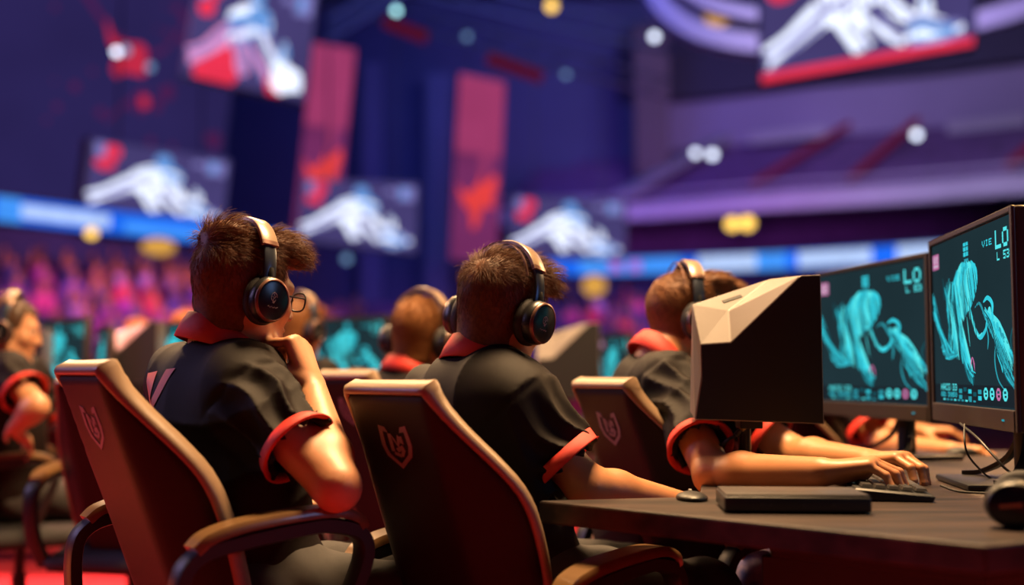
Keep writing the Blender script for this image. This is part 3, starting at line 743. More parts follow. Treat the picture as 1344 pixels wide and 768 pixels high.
PEOPLE = {}
def make_person(name, label, S, group='players in black jerseys'):
    """S: pelvis, neck, head, yaw_head, pitch, roll, yaw_torso, yaw_legs, arms {'R','L'}: (shoulder, elbow, wrist, hand direction, palm normal, curl...), hair ..."""
    pel, nk, hc = Vector(S['pelvis']), Vector(S['neck']), Vector(S['head'])
    root = empty(name, (pel.x, pel.y, S.get('ground', 0.0))); tag(root, label, 'person', group)
    s = S.get('hs', 1.0); Q = headM(S['yaw'], S['pitch'], S['roll']); res = S.get('res', 1.0)
    Tt = yawM(R(S['yaw_t'])); rt, fw = Tt @ V(1, 0, 0), Tt @ V(0, 1, 0)
    up = (nk - pel).normalized(); fw = (fw - up * fw.dot(up)).normalized(); rt = fw.cross(up); Qt = Matrix((rt, fw, up)).transposed()
    P = lambda x, y, z: hc + Q @ (V(x, y, z) * s)
    arms = S['arms']; sc = S.get('hand', 1.0)
    # ---------- body (one continuous surface): head, neck, trunk, arms, hands
    bones = {}; pts = [pel, nk]
    for k, a in arms.items():
        sd = 1 if k == 'R' else -1
        hl, tips = hand_parts(Vector(a['w']), Vector(a['d']), Vector(a['n']), sd, sc, a.get('curl', (20, 35, 25)), a.get('spread', 1.0), a.get('curls'), a.get('thumb'))
        bones[k] = (hl, tips); pts += [Vector(a['s']), Vector(a['e']), Vector(a['w'])] + [p for b in hl for p in b[:2]]
    lo = [min(p[i] for p in pts) for i in range(3)]; hi = [max(p[i] for p in pts) for i in range(3)]
    hr = .135 * s
    for i in range(3):
        lo[i] = min(lo[i] - .17 if i < 2 else lo[i] - .1, hc[i] - hr); hi[i] = max(hi[i] + (.17 if i < 2 else .06), hc[i] + hr)
    base = .009 * res; fine = []
    for i in range(3):
        l = [(hc[i] - hr, hc[i] + hr, .0042 * res)]
        for k, (hl, _) in bones.items():
            if not arms[k].get('fine', True): continue
            q = [p[i] for b in hl for p in b[:2]]; l.append((min(q) - .014, max(q) + .014, (.0026 if arms[k].get('fine') == 2 else .0034) * res))
        fine.append(l)
    fd = Field(*[axis(lo[i], hi[i], base, fine[i]) for i in range(3)])
    T = lambda x, y, z: nk + Qt @ V(x, y, z)
    Lb = (nk - pel).length
    fd.ell(pel, (.15, .105, .11), Qt, .05); fd.ell(pel + up * Lb * .35, (.135, .10, .16), Qt, .05); fd.ell(pel + up * Lb * .66, (.15, .105, .17), Qt, .05)
    for k, a in arms.items():
        sh, el, wr = Vector(a['s']), Vector(a['e']), Vector(a['w'])
        fd.cone(nk - up * .085, sh, .045, .048, .04); ac = S.get('arm', min(sc, 1.05)); fd.cone(sh, el, .047, .041 * ac, .03)
        mid = el.lerp(wr, .28); fl = (wr - el).normalized()
        fd.cone(el, mid, .040 * ac, .042 * ac, .02); fd.cone(mid, wr, .042 * ac, .0265 * sc, .02)
        fd.ell(el + (el - (sh + wr) / 2).normalized() * .010, (.032 * ac,) * 3, None, .02)
        for (p, q, ra, rb, kk) in bones[k][0]: fd.cone(p, q, ra, rb, kk)
    fd.cone(nk - up * .08, nk, .066, .058, .04); fd.cone(nk, P(0, -.028, -.05), .059, .056, .03)
    head_prims(fd, hc, Q, s)
    v, f = fd.mesh(); obj('body', v, f, S.get('skin', M['skin']), root, True, True)
    # nails
    for k, (hl, tips) in bones.items():
        if arms[k].get('fine') == 2:
            pass
    # ---------- jersey
    sl = S.get('shirt_res', 1.0); lo2 = [min(pel[i], nk[i], *[Vector(a['s'])[i] for a in arms.values()], *[Vector(a['s']).lerp(Vector(a['e']), .7)[i] for a in arms.values()]) - (.24 if i < 2 else .14) for i in range(3)]
    hi2 = [max(pel[i], nk[i], *[Vector(a['s'])[i] for a in arms.values()], *[Vector(a['s']).lerp(Vector(a['e']), .7)[i] for a in arms.values()]) + (.24 if i < 2 else .08) for i in range(3)]
    fd = Field(*[axis(lo2[i], hi2[i], .0075 * sl) for i in range(3)])
    wd = S.get('wide', 1.0)
    fd.ell(pel + up * .01, (.178 * wd, .140, .14), Qt, .05); fd.ell(pel + up * Lb * .34 - fw * S.get('hunch', 1) * .005, (.168 * wd, .132, .19), Qt, .08)
    fd.ell(pel + up * Lb * .62 - fw * S.get('hunch', 1) * .012, (.180 * wd, .130, .20), Qt, .09); fd.ell(pel + up * Lb * .76 - fw * S.get('hunch', 1) * .020, (.155 * wd, .100, .105), Qt, .08)
    cuffs = []
    for k, a in arms.items():
        sh, el = Vector(a['s']), Vector(a['e']); ax = (el - sh).normalized(); t = a.get('sleeve', .70); end = sh.lerp(el, t)
        ss = a.get('sw', 1.0)
        fd.cone(nk - up * .090, sh, .062, .057, .08); fd.cone(sh, end + ax * .05, .064 * ss, .070 * ss, .08, cut=(end, ax)); cuffs.append((sh, end, ax, ss, a))
    X, Y, Z = fd.grid(); ph = S.get('phase', 0.0)
    a1 = [float(x) for x in (rt * .5 + up * .8)]; a2 = [float(x) for x in (fw * .8 - up * .3 + rt * .3)]; a3 = [float(x) for x in (rt * .75 - up * .55 + fw * .3)]
    u1 = X * a1[0] + Y * a1[1] + Z * a1[2]; u2 = X * a2[0] + Y * a2[1] + Z * a2[2]; u3 = X * a3[0] + Y * a3[1] + Z * a3[2]
    w1 = np.sin(44 * u1 + 2.2 * np.sin(13 * u2 + ph) + 1.5 * np.sin(9 * u3) + ph); w2 = np.sin(62 * u3 + 2.5 * np.sin(11 * u1 + ph * 2) + 1.2 * np.sin(17 * u2)); m = .5 + .5 * np.sin(9 * u2 + 7 * u1 + ph)
    sharp = lambda w: 1 - 2 * np.abs(w) ** .7                                            # narrow raised creases
    fd.d -= ((.0050 * sharp(np.sin(20 * u1 + 1.8 * np.sin(8 * u2 + ph) + 1.3 * np.sin(7 * u3) + ph)) * m + .0034 * sharp(np.sin(30 * u3 + 2.2 * np.sin(9 * u1 + ph * 2) + 1.2 * np.sin(13 * u2))) * (1 - .6 * m)) * S.get('folds', 1.0)).astype(np.float32)
    for sh, end, ax, ss, a in cuffs:                                                    # creases running down the sleeve, seam at the armhole
        q = [X - sh.x, Y - sh.y, Z - sh.z]; ta = q[0] * ax.x + q[1] * ax.y + q[2] * ax.z; rr_ = np.sqrt(np.maximum(q[0] ** 2 + q[1] ** 2 + q[2] ** 2 - ta ** 2, 0))
        uu = ax.orthogonal().normalized(); vv_ = ax.cross(uu); an = np.arctan2(q[0] * vv_.x + q[1] * vv_.y + q[2] * vv_.z, q[0] * uu.x + q[1] * uu.y + q[2] * uu.z)
        near = np.clip((ta + .01) / .05, 0, 1) * np.clip((.10 - rr_) / .02, 0, 1)
        fd.d -= (.0066 * near * sharp(np.sin(4.0 * an + 13 * ta + 1.1 * np.sin(24 * ta + ph))) * S.get('folds', 1.0)).astype(np.float32)
        fd.d += (.0035 * np.exp(-((ta - .012) / .0055) ** 2) * np.clip((.11 - rr_) / .02, 0, 1)).astype(np.float32)
    # drag folds that run along the sleeves from the shoulder
    for sh, end, ax, ss, a in cuffs:
        fd.cone(end - ax * .012, end + ax * .05, .052 * ss, .058 * ss, .0, 's')
    # neck hole
    fd.cone(nk + up * .012, nk + up * .1 + fw * .02, .066, .085, .0, 's')
    v, f = fd.mesh(); jersey = obj('jersey', v, f, M['shirt'], root, True, True)
    bv = BVHTree.FromPolygons([tuple(p) for p in v], [tuple(q) for q in f.tolist()])
    # red sleeve bands and seams
    for sh, end, ax, ss, a in cuffs:
        u = ax.orthogonal().normalized(); w = ax.cross(u); n = 40; rings = []
        for (t, dr) in ((-.026, .0025), (-.0255, .0045), (-.002, .0055), (.0005, .0045), (.001, .000), (-.004, -.006), (-.026, -.006)):
            ring = []
            for k in range(n):
                an = 2 * math.pi * k / n; dir_ = u * math.cos(an) + w * math.sin(an); tt = -.026 if t < -.02 else t
                o_ = end + ax * (t - .004)
                hit = bv.ray_cast(o_ + dir_ * .14 - ax * 0, -dir_, .14); r = .14 - hit[3] if hit[0] is not None else .070 * ss
                r = min(max(r, .058 * ss), .082 * ss) if r > .05 else .070 * ss
                ring.append((r, dir_))
            rr = [x[0] for x in ring]; rr = [sorted(rr[(k + q) % n] for q in range(-4, 5))[4] for k in range(n)]; rr = [sum(rr[(k + q) % n] for q in range(-4, 5)) / 9 for k in range(n)]
            rings.append([end + ax * t + ring[k][1] * (rr[k] + dr + .0038) for k in range(n)])
        # smooth each ring's radius
        vv = []; ff = []
        for ring in rings: vv += ring
        for i in range(len(rings)):
            j = (i + 1) % len(rings)
            for k in range(n): k2 = (k + 1) % n; ff.append((i * n + k, i * n + k2, j * n + k2, j * n + k))
        obj('sleeve_band', vv, ff, M['red'], root, True, True)
    # collar: standing band that folds over, open at the throat
    n = 48; cu = (up * .75 + (hc + Q @ V(0, -.03, -.06) - nk).normalized() * .5).normalized(); cf = (fw - cu * fw.dot(cu)).normalized(); cr = cf.cross(cu); vv = []; ff = []; prof = 8
    cs = S.get('collar', 1.0)
    for i in range(n + 1):
        t = i / n; ph_ = R(14 + 332 * t); fr = (1 + math.cos(ph_)) / 2                     # 1 at the throat
        dr = cr * math.sin(ph_) + cf * math.cos(ph_); leaf = max(0, fr - .62) / .38
        top = nk + cu * (.062 - .070 * fr ** 1.3) + dr * (.063 + .005 * fr) * cs
        bot = nk + cu * (.014 - .075 * fr ** 1.1 - .022 * leaf) + dr * (.091 + .020 * fr + .008 * leaf) * cs
        ru = (top - bot).normalized(); nn = (dr - ru * dr.dot(ru)).normalized()
        sec = [top - nn * .004 - ru * .02, top - nn * .003, top + ru * .002 + nn * .001, top + nn * .004 - ru * .001, top.lerp(bot, .5) + nn * .006, bot + nn * .003 + ru * .001, bot - nn * .001, top.lerp(bot, .5) + nn * .0015]
        vv += sec
        if i:
            for k in range(prof): k2 = (k + 1) % prof; ff.append(((i - 1) * prof + k, (i - 1) * prof + k2, i * prof + k2, i * prof + k))
    ff += [tuple(range(prof))[::-1], tuple(n * prof + k for k in range(prof))]
    obj('collar', vv, ff, M['red'], root, True, True)
    # printed mark on the back, lying on the cloth
    if S.get('mark'):
        mx, mz, ms = S['mark']; vv = []; ff = []
        for quad in S.get('mark_shape', (((-.62, .95), (-.34, 1.0), (-.04, .10), (-.18, -.28)), ((.62, 1.0), (1.06, .98), (.02, -.30), (-.10, .0)), ((-.12, -.12), (.06, -.2), (.62, -1.0), (.30, -1.0)), ((-.2, -.2), (0, -.26), (-.36, -1.0), (-.66, -1.0)))):
            b = len(vv); N1, N2 = 10, 5
            for i in range(N1 + 1):
                for j in range(N2 + 1):
                    a, c = i / N1, j / N2
                    x = ((quad[0][0] * (1 - c) + quad[1][0] * c) * (1 - a) + (quad[3][0] * (1 - c) + quad[2][0] * c) * a) * ms + mx
                    z = ((quad[0][1] * (1 - c) + quad[1][1] * c) * (1 - a) + (quad[3][1] * (1 - c) + quad[2][1] * c) * a) * ms + mz
                    o = T(x, -.5, z); h = bv.ray_cast(o, fw, .8)
                    vv.append((h[0] - fw * .0022) if h[0] is not None else o + fw * .38)
            for i in range(N1):
                for j in range(N2): q = b + i * (N2 + 1) + j; ff.append((q, q + 1, q + N2 + 2, q + N2 + 1))
        obj('back_print', vv, ff, M['mark'], jersey, True, True)
    # ---------- trousers and shoes
    if S.get('legs', True):
        Ql = yawM(R(S['yaw_l'])); lf, lr = Ql @ V(0, 1, 0), Ql @ V(1, 0, 0); jn = []
        for sx in (1, -1):
            hip = pel + lr * .09 * sx + V(0, 0, -.01) + lf * .02; kn = hip + lf * .42 + lr * .06 * sx; kn.z = S.get('knee', .52); an = kn + lf * S.get('shin', .03) + lr * .01 * sx; an.z = .10
            jn.append((hip, kn, an))
        al = [p for j in jn for p in j] + [pel]
        fd = Field(*[axis(min(p[i] for p in al) - (.17 if i < 2 else .03), max(p[i] for p in al) + .17, .012) for i in range(3)])
        fd.ell(pel, (.168, .135, .125), Qt, .05)
        for h, k, a in jn:
            fd.cone(h, k, .092, .068, .04); fd.cone(k, a, .066, .055, .03, cut=((a.x, a.y, a.z - .035), (0, 0, -1)))
        X, Y, Z = fd.grid(); fd.d -= (.004 * np.sin(48 * X + 30 * Z + 2 * np.sin(20 * Y))).astype(np.float32)
        v, f = fd.mesh(); obj('trousers', v, f, M['trouser'], root, True, True)
        for h, k, a in jn:
            tp = a + lf * .0; m = MB()
            c0 = [(-.075, .034), (-.05, .042), (0, .043), (.06, .046), (.12, .045), (.165, .034), (.185, .012)]
            hg = [.06, .085, .088, .066, .05, .04, .022]
            fd = Field(*[axis(lo_, hi_, .006) for lo_, hi_ in ((tp.x - .24, tp.x + .24), (tp.y - .24, tp.y + .24), (-.01, .14))])
            g = lambda y, z: V(tp.x, tp.y, 0) + lf * y + V(0, 0, z)
            fd.cone(g(-.045, .045), g(.13, .036), .040, .034, .02); fd.cone(g(-.03, .06), g(-.02, .105), .042, .038, .02); fd.cone(g(.0, .075), g(.10, .045), .034, .03, .02)
            Z = fd.grid()[2]; fd.d = np.maximum(fd.d, np.float32(.012) - Z)
            v, f = fd.mesh(); sh_ = obj('shoe', v, f, M['shoe'], root, True, True)
            m = MB(); ol = [g(-.083, 0) + lr * 0] ; prof_ = []
            for i in range(28):
                an_ = 2 * math.pi * i / 28; y_ = .042 + .128 * math.cos(an_); x_ = (.040 + .004 * math.cos(an_)) * math.sin(an_); q = g(y_, 0) + lr * x_; prof_.append((q.x, q.y))
            m.prism(prof_, .001, .022); m.build('sole', M['sole'], sh_, True, True)
    # ---------- hair
    H = S['hair']; th = H.get('thick', 1.0)
    fd = Field(*[axis(hc[i] - .17 * s, hc[i] + .17 * s, .0045 * max(1, res * .8)) for i in range(3)])
    fd.ell(P(0, -.014, .034), (.080 * s, .1025 * s, .090 * s), Q, .02); fd.ell(P(0, -.026, -.024), (.066 * s, .067 * s, .074 * s), Q, .03)
    fd.cone(P(0, -.026, -.045), P(0, -.032, -.115), .0635 * s, .0635 * s, .02)
    for (x, y, z, a, b, c) in H.get('lumps', ()): fd.ell(P(x, y, z), (a * s, b * s, c * s), Q, .022)
    X, Y, Z = fd.grid(); dx, dy, dz = X - hc.x, Y - hc.y, Z - hc.z
    lx, ly, lz = [(dx * Q[0][i] + dy * Q[1][i] + dz * Q[2][i]) / s for i in range(3)]
    cl = np.sin(70 * lx + 3 * np.sin(30 * ly) + 20 * lz) * np.sin(55 * ly + 2 * np.sin(40 * lx)) * np.clip((lz - .02) / .06, 0, 1)
    fd.d -= (.0035 * cl * s).astype(np.float32)
    d = fd.d
    face = np.minimum(H.get('fringe', .070) + .10 * np.maximum(0, -(ly - .07)) - lz, ly - H.get('temple', .040) - .15 * np.maximum(0, lz))          # off the face
    side = np.minimum(-.030 - lz, ly + .012 - .25 * np.minimum(0, lz + .03))                                                                       # below the temples
    nape = H.get('nape', -.098) - lz + .30 * np.abs(lx)
    ear = .030 - np.sqrt((np.abs(lx) - .085) ** 2 * 2 + (ly + .006) ** 2 + (lz + .012) ** 2)
    for c_ in (face, side, nape, ear): d = np.maximum(d, (c_ * s).astype(np.float32))
    fd.d = d.astype(np.float32); v, f = fd.mesh()
    sets = [(v, [f])]
    if H.get('n', 0):
        VV, q4, t3 = strands('hair', v, f, hc, Q, s, root, None, H['n'], H.get('top', .034), H.get('side', .013), H.get('rad', .00045), H.get('lift', .45), H.get('seed', 1), H.get('crown', (0, -.075, .095)))
        sets.append((VV, [q4, t3]))
    join_mesh('hair', sets, H['mat'], root)
    # eyes and brows
    if S.get('eyes', True):
        for x in (1, -1):
            MB().lathe([(.0002, -.012), (.006, -.0104), (.0104, -.006), (.012, 0), (.0104, .006), (.006, .0104), (.0002, .012)], 14, Matrix.Translation(P(.032 * x, .078, .007))).build('eye', M['eye'], root, True, True)
    PEOPLE[name + label] = (hc, Q, s)
    return root, hc, Q, s, bv, (nk, Qt)

# ------------------------------------------------------------------ headsets
def make_headset(label, hc, Q, s, group='headsets the players wear', open_=0.0, tilt=0.0, strap=True, cup_drop=0.0, stripe=False):
    root = empty('headset', hc); tag(root, label, 'headset', group)
    T = Matrix.Translation(hc) @ (Q @ Matrix.Rotation(R(tilt), 3, 'X')).to_4x4() @ Matrix.Scale(s, 4)
    w = .0865 + open_
    # headband: wide arched strip
    arc = []; N = 41
    for i in range(N):
        a = R(-4 + 188 * i / (N - 1)); arc.append((V(math.cos(a) * (w + .015), -.012, .026 + math.sin(a) * .119), V(math.cos(a), 0, math.sin(a)), a))
    def strip(i0, i1, hw, t0, t1, name, mat, dy=0.0, auto=40):
        m = MB(); pts = [arc[i][0] + V(0, dy, 0) for i in range(i0, i1)]; ups = [arc[i][1] for i in range(i0, i1)]
        m.sweep(pts, ups, [(-hw, t0), (hw, t0), (hw, t1 - .002), (hw - .003, t1), (-hw + .003, t1), (-hw, t1 - .002)]); return m.build(name, mat, root, True, True, auto=auto, T=T)
    strip(8, 33, .018, .002, .0105, 'headband', M['band']); strip(9, 32, .014, -.007, .002, 'headband_padding', M['ear'])
    strip(8, 10, .0185, .0018, .0112, 'headband_joint', M['bronze']); strip(31, 33, .0185, .0018, .0112, 'headband_joint', M['bronze'])
    if strap: strip(6, 35, .0016, -.001, .002, 'support_wire', M['bronze'], -.034)
    for side in (0, 1):
        sl = strip(0, 9, .0135, .001, .0075, 'slider', M['steel']) if side == 0 else strip(32, 41, .0135, .001, .0075, 'slider', M['steel'])
    for sx in (1, -1):
        B = T @ Matrix.Translation(V(sx * (w - .012), -.010, -.014 - cup_drop)) @ Matrix.Rotation(R(90 * sx), 4, 'Y') @ Matrix.Rotation(R(0), 4, 'Z')
        # turned about the ear axis: local x is down/up, y is front/back
        cup = MB().lathe([(.030, .004), (.0445, .006), (.049, .013), (.050, .022), (.047, .029), (.040, .031)], 36, B, sy=.84).build('ear_cushion', M['cushion'], root, True, True, auto=60)
        shell = MB().lathe([(.036, .029), (.0445, .030), (.0465, .036), (.0455, .046), (.042, .054), (.036, .056)], 36, B, sy=.86).build('ear_cup', M['ear'], root, True, True, auto=50)
        MB().lathe([(.0415, .0535), (.0430, .0525), (.0425, .0575), (.0395, .0592), (.0375, .0575)], 36, B, sy=.86).build('cup_rim', M['bronze'] if not stripe else M['ear'], shell, True, True, auto=60)
        MB().lathe([(.0385, .0555), (.0385, .0580), (.034, .0592), (.0001, .0600)], 36, B, sy=.86).build('cup_cap', M['ear_cap'], shell, True, True, auto=50)
        m = MB(); m.tube([B @ V(-.040, 0, .034), B @ V(-.052, 0, .032), B @ V(-.062, 0, .027)], .0075 * s, 10); m.build('yoke', M['ear'], root, True, True)
        # line-drawn badge and small scribbled word on the cap
        m = MB(); ln = lambda pts, r=.00045: m.tube([B @ V(-a, b * sx, .0602) for a, b in pts], r * s, 5)
        if stripe:
            m.box((.004, 0, 0), (.036, .0065, .002)); m.build('cup_stripe', M['orange'], shell, False, True, T=B @ Matrix.Translation(V(0, 0, .0602)))
        else:
            ln([(.006 + .0085 * math.sin(t * .42), .0065 * math.cos(t * .42)) for t in range(14)]); ln([(.012, -.001), (.006, .002), (.001, -.002), (-.006, .001)]); ln([(.009, .004), (.004, .001), (.007, -.004)]); ln([(.002, .004), (-.004, .002), (-.005, -.003)])
            ln([(-.0135 + .0016 * math.sin(t * 1.7), -.011 + .0018 * t) for t in range(13)], .00040); m.build('badge', M['line'], shell, True, True)
    return root

def make_glasses(label, hc, Q, s):
    root = empty('eyeglasses', hc); tag(root, label, 'glasses')
    T = Matrix.Translation(hc) @ Q.to_4x4() @ Matrix.Scale(s, 4)
    fr = MB()
    for x in (1, -1):
        pts = []
        for i in range(25):
            a = 2 * math.pi * i / 24; c, d = math.cos(a), math.sin(a); r = 1 / (abs(c) ** 3 + abs(d) ** 3) ** (1 / 3)
            pts.append(V(x * .036 + .027 * c * r, .106 - .10 * (abs(x * .036 + .027 * c * r)) ** 1.6, .002 + .019 * d * r))
        m = MB(); m.tube(pts, .0019, 7, cap=False); m.build('rim', M['black_plastic'], root, True, True, T=T)
        ctr = V(x * .036, .1055 - .10 * .036 ** 1.6, .002); v = [ctr] + pts[:24]; obj('lens', [tuple(T @ p) for p in v], [(0, 1 + i, 1 + (i + 1) % 24) for i in range(24)], M['lens'], root, True, True)
        m = MB(); m.tube([V(x * .063, .102, .008), V(x * .071, .095, .008), V(x * .076, .05, .006), V(x * .079, .0, .004), V(x * .080, -.018, -.010)], .0019, 7); m.build('temple', M['black_plastic'], root, True, True, T=T)
    m = MB(); m.tube([V(-.010, .107, .006), V(0, .112, .009), V(.010, .107, .006)], .0018, 7); m.build('bridge', M['black_plastic'], root, True, True, T=T)
    return root
# ------------------------------------------------------------------ the arena behind the players
M['floor'] = pm('red_carpet', (0.42, 0.012, 0.022), 0.85, var=.25, scale=7, bump=.4, bscale=400)
M['wall'] = pm('navy_wall', (0.050, 0.055, 0.15), 0.8, var=.15, scale=.6)
M['col'] = pm('blue_grey_column', (0.09, 0.095, 0.21), 0.7, var=.1, scale=.8)
M['pillar'] = pm('brown_pillar', (0.085, 0.055, 0.075), 0.8, var=.1, scale=.8)
M['ceil'] = pm('dark_ceiling', (0.030, 0.026, 0.06), 0.9, var=.3, scale=.5)
M['terrace'] = pm('purple_terrace', (0.045, 0.025, 0.095), 0.85, var=.5, scale=1.6)
M['seat_row'] = pm('purple_seats', (0.07, 0.028, 0.125), 0.7, var=.55, scale=2.2)
M['fascia'] = pm('lavender_fascia', (0.27, 0.245, 0.34), 0.6, var=.12, scale=1.5)
M['upper_wall'] = pm('grey_lilac_wall', (0.20, 0.16, 0.30), 0.7, var=.12, scale=.5)
M['truss'] = pm('lavender_truss', (0.21, 0.19, 0.30), 0.5, var=.1)
M['redstrip'] = em('red_light_strip', (0.17, 0.012, 0.045), .6)
M['beamred'] = em('red_beam_light', (0.16, 0.008, 0.03), .5)
M['ledblue'] = em('led_blue', (0.012, 0.15, 0.95), 1.0, var=.35, scale=.5)
M['ledblue2'] = em('led_light_blue', (0.06, 0.32, 1.0), 1.0, var=.3, scale=1.0)
M['ledwhite'] = em('led_white', (0.50, 0.66, 1.0), 1.0, var=.25, scale=3.0)
M['ledpink'] = em('led_pink', (0.45, 0.16, 0.70), 1.0)
M['s_bg'] = em('arena_screen_bg', (0.062, 0.048, 0.17), 1.0, var=.3, scale=.6)
M['s_w'] = em('arena_screen_white', (0.78, 0.84, 1.0), 1.5, var=.25, scale=2.5)
M['s_b'] = em('arena_screen_blue', (0.14, 0.33, 0.75), 1.0, var=.2, scale=2)
M['s_l'] = em('arena_screen_lilac', (0.22, 0.20, 0.52), 1.0, var=.3, scale=2)
M['s_r'] = em('arena_screen_red', (0.85, 0.035, 0.085), 1.0, var=.2, scale=2)
M['s_p'] = em('arena_screen_pink', (0.80, 0.30, 0.62), 1.0, var=.2, scale=2)
M['w_bg'] = em('led_wall_bg', (0.024, 0.017, 0.092), 1.0, var=.35, scale=.25)
M['w_dim'] = em('led_wall_dim_red', (0.085, 0.013, 0.085), .9, var=.3, scale=.6)
M['w_red'] = em('led_wall_red', (.70, .03, .08), .75, var=.3, scale=1.0)
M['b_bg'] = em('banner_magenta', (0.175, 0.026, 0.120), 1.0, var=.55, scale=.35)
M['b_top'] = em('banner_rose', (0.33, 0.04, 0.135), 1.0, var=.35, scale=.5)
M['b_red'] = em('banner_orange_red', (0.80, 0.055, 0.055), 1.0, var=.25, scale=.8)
M['frame'] = pm('screen_frame', (0.02, 0.02, 0.03), 0.5)
M['lamp_w'] = em('lamp_white', (0.75, 0.82, 1.0), 3.0)
M['lamp_c'] = em('lamp_cool', (0.45, 0.95, 1.0), 2.6)
M['lamp_d'] = em('lamp_dim_blue', (0.20, 0.36, 0.62), 1.0)
M['lamp_y'] = em('lamp_yellow', (1.0, 0.60, 0.10), 2.2)
M['lamp_o'] = em('lamp_amber', (0.9, 0.45, 0.08), .8)
M['can'] = pm('lamp_can', (0.02, 0.02, 0.025), 0.5)

def structure(name, mb, mat, **k):
    return tag(mb.build(name, mat, None, k.pop('smooth', False), **k), kind='structure')

structure('floor', MB().box((0, 20, -.05), (70, 64, .1)), M['floor'])
structure('ceiling', MB().box((0, 20, 17.2), (70, 64, .3)), M['ceil'])
structure('wall_back', MB().box((0, 48.2, 8.5), (70, .4, 17)), M['wall'])
structure('wall_left', MB().box((-30, 20, 8.5), (.4, 60, 17)), M['wall'])
structure('wall_right', MB().box((30, 20, 8.5), (.4, 60, 17)), M['wall'])

def path3(pts, z, n=8):
    """pixel anchors (px, py) of a level line at height z -> points in plan"""
    return spline([at(px, py, F_PX * (z - CAM_Z) / (HOR - py)) for px, py in pts], n)
def shift(P, d):
    """moves a plan line sideways, + away from the arena centre"""
    out = []
    for i, p in enumerate(P):
        t = (P[min(i + 1, len(P) - 1)] - P[max(i - 1, 0)]); t.z = 0; t.normalize(); n = V(-t.y, t.x, 0)
        out.append(p + n * d)
    return out
def strip_wall(P, z0, z1, t, mb=None):
    """upright band of thickness t along a plan line"""
    mb = mb or MB(); mb.sweep([V(p.x, p.y, (z0 + z1) / 2) for p in P], V(0, 0, 1), [(-t, -(z1 - z0) / 2), (0, -(z1 - z0) / 2), (0, (z1 - z0) / 2), (-t, (z1 - z0) / 2)]); return mb
def along(P, s):
    """point and direction at length s"""
    for a, b in zip(P, P[1:]):
        l = (b - a).length
        if s <= l: return a.lerp(b, s / l), (b - a).normalized()
        s -= l
    return P[-1], (P[-1] - P[-2]).normalized()
def length(P): return sum((b - a).length for a, b in zip(P, P[1:]))

# LED ribbons along the front of the middle tier
RIB_Z = 4.9
ribL = path3([(-260, 242), (0, 273), (140, 290), (280, 306), (396, 321)], RIB_Z)
ribR = path3([(716, 350), (800, 350), (1000, 343), (1220, 331), (1344, 322), (1560, 308)], RIB_Z)
def led_ribbon(P, label, lit):
    r = empty('led_ribbon', P[len(P) // 2] + V(0, 0, -.3)); tag(r, label, 'LED ribbon board')
    strip_wall(shift(P, .06), RIB_Z - .36, RIB_Z + .36, .22).build('ribbon_housing', M['frame'], r, False, True)
    def face(s0, s1, z0, z1, mat, off):
        n = max(2, int((s1 - s0) / .5) + 1); Q_ = [along(P, s0 + (s1 - s0) * i / (n - 1))[0] for i in range(n)]; Q_ = shift(Q_, -off); v = []
        for p in Q_: v += [V(p.x, p.y, z0), V(p.x, p.y, z1)]
        return v, [(2 * i, 2 * i + 2, 2 * i + 3, 2 * i + 1) for i in range(n - 1)]
    L = length(P); mb = MB(); mats = [M['ledblue'], M['ledblue2'], M['ledwhite'], M['ledpink']]
    mb.add(*face(.02, L - .02, RIB_Z - .30, RIB_Z + .30, 0, .03), 0)
    for a, b, z0, z1, mi in lit: mb.add(*face(a * L, b * L, RIB_Z + z0, RIB_Z + z1, 0, .035 + .004 * mi), mi)
    obj('ribbon_display', mb.v, mb.f, mats, r, False, True, mi=mb.m)
    return r
led_ribbon(ribL, 'blue glowing ribbon board running above the crowd at the left', [(.345, .52, -.16, .17, 2), (.30, .345, -.3, .3, 1), (.775, .86, -.17, .20, 2), (.55, .75, -.22, .06, 1), (.90, .99, -.25, .25, 1)])
led_ribbon(ribR, 'blue and white glowing ribbon board running below the right balcony', [(.06, .24, -.27, .27, 1), (.115, .135, -.2, .2, 3), (.15, .17, -.2, .2, 3), (.27, .37, -.27, .28, 2), (.37, .42, -.3, .3, 1), (.44, .56, -.25, .26, 2), (.60, .78, -.28, .28, 2), (.86, .97, -.28, .28, 2)])

# terraces under the ribbons: stepped floors with the crowd on them
def terrace(P, n, d0, z_top, rise, run, name, row=True):
    mb = MB()
    for k in range(n):
        z = z_top - rise * k; A = shift(P, -(d0 + run * k)); B = shift(P, -(d0 + run * (k - 1)))
        v = []
        for a, b in zip(A, B): v += [V(a.x, a.y, z - rise), V(a.x, a.y, z), V(b.x, b.y, z), V(b.x, b.y, z - rise)]
        f = []
        for i in range(len(A) - 1):
            q = 4 * i; f += [(q, q + 4, q + 5, q + 1), (q + 1, q + 5, q + 6, q + 2)]
        mb.add(v, f)
    return structure(name, mb, M['terrace'])
def seat_rows(P, n, d0, z_top, rise, run, name, mat):
    """continuous rows of folded seat backs"""
    mb = MB()
    for k in range(n):
        z = z_top - rise * k; A = shift(P, -(d0 + run * (k - .85)))
        mb.sweep([V(a.x, a.y, z + .30) for a in A], V(0, 0, 1), [(-.06, -.30), (.06, -.30), (.06, .28), (.02, .32), (-.06, .30)])
    return structure(name, mb, mat)
terrace(ribL, 9, -1.2, 3.25, .36, .85, 'floor_terrace_left'); seat_rows(ribL, 9, -1.2, 3.25, .36, .85, 'trim_seat_backs_left', M['seat_row'])
terrace(ribR, 7, -1.5, 3.3, .36, .85, 'floor_terrace_right'); seat_rows(ribR, 7, -1.5, 3.3, .36, .85, 'trim_seat_backs_right', M['seat_row'])
structure('wall_concourse_left', strip_wall(shift(ribL, 2.6), 3.0, 5.1, .2), M['wall'])
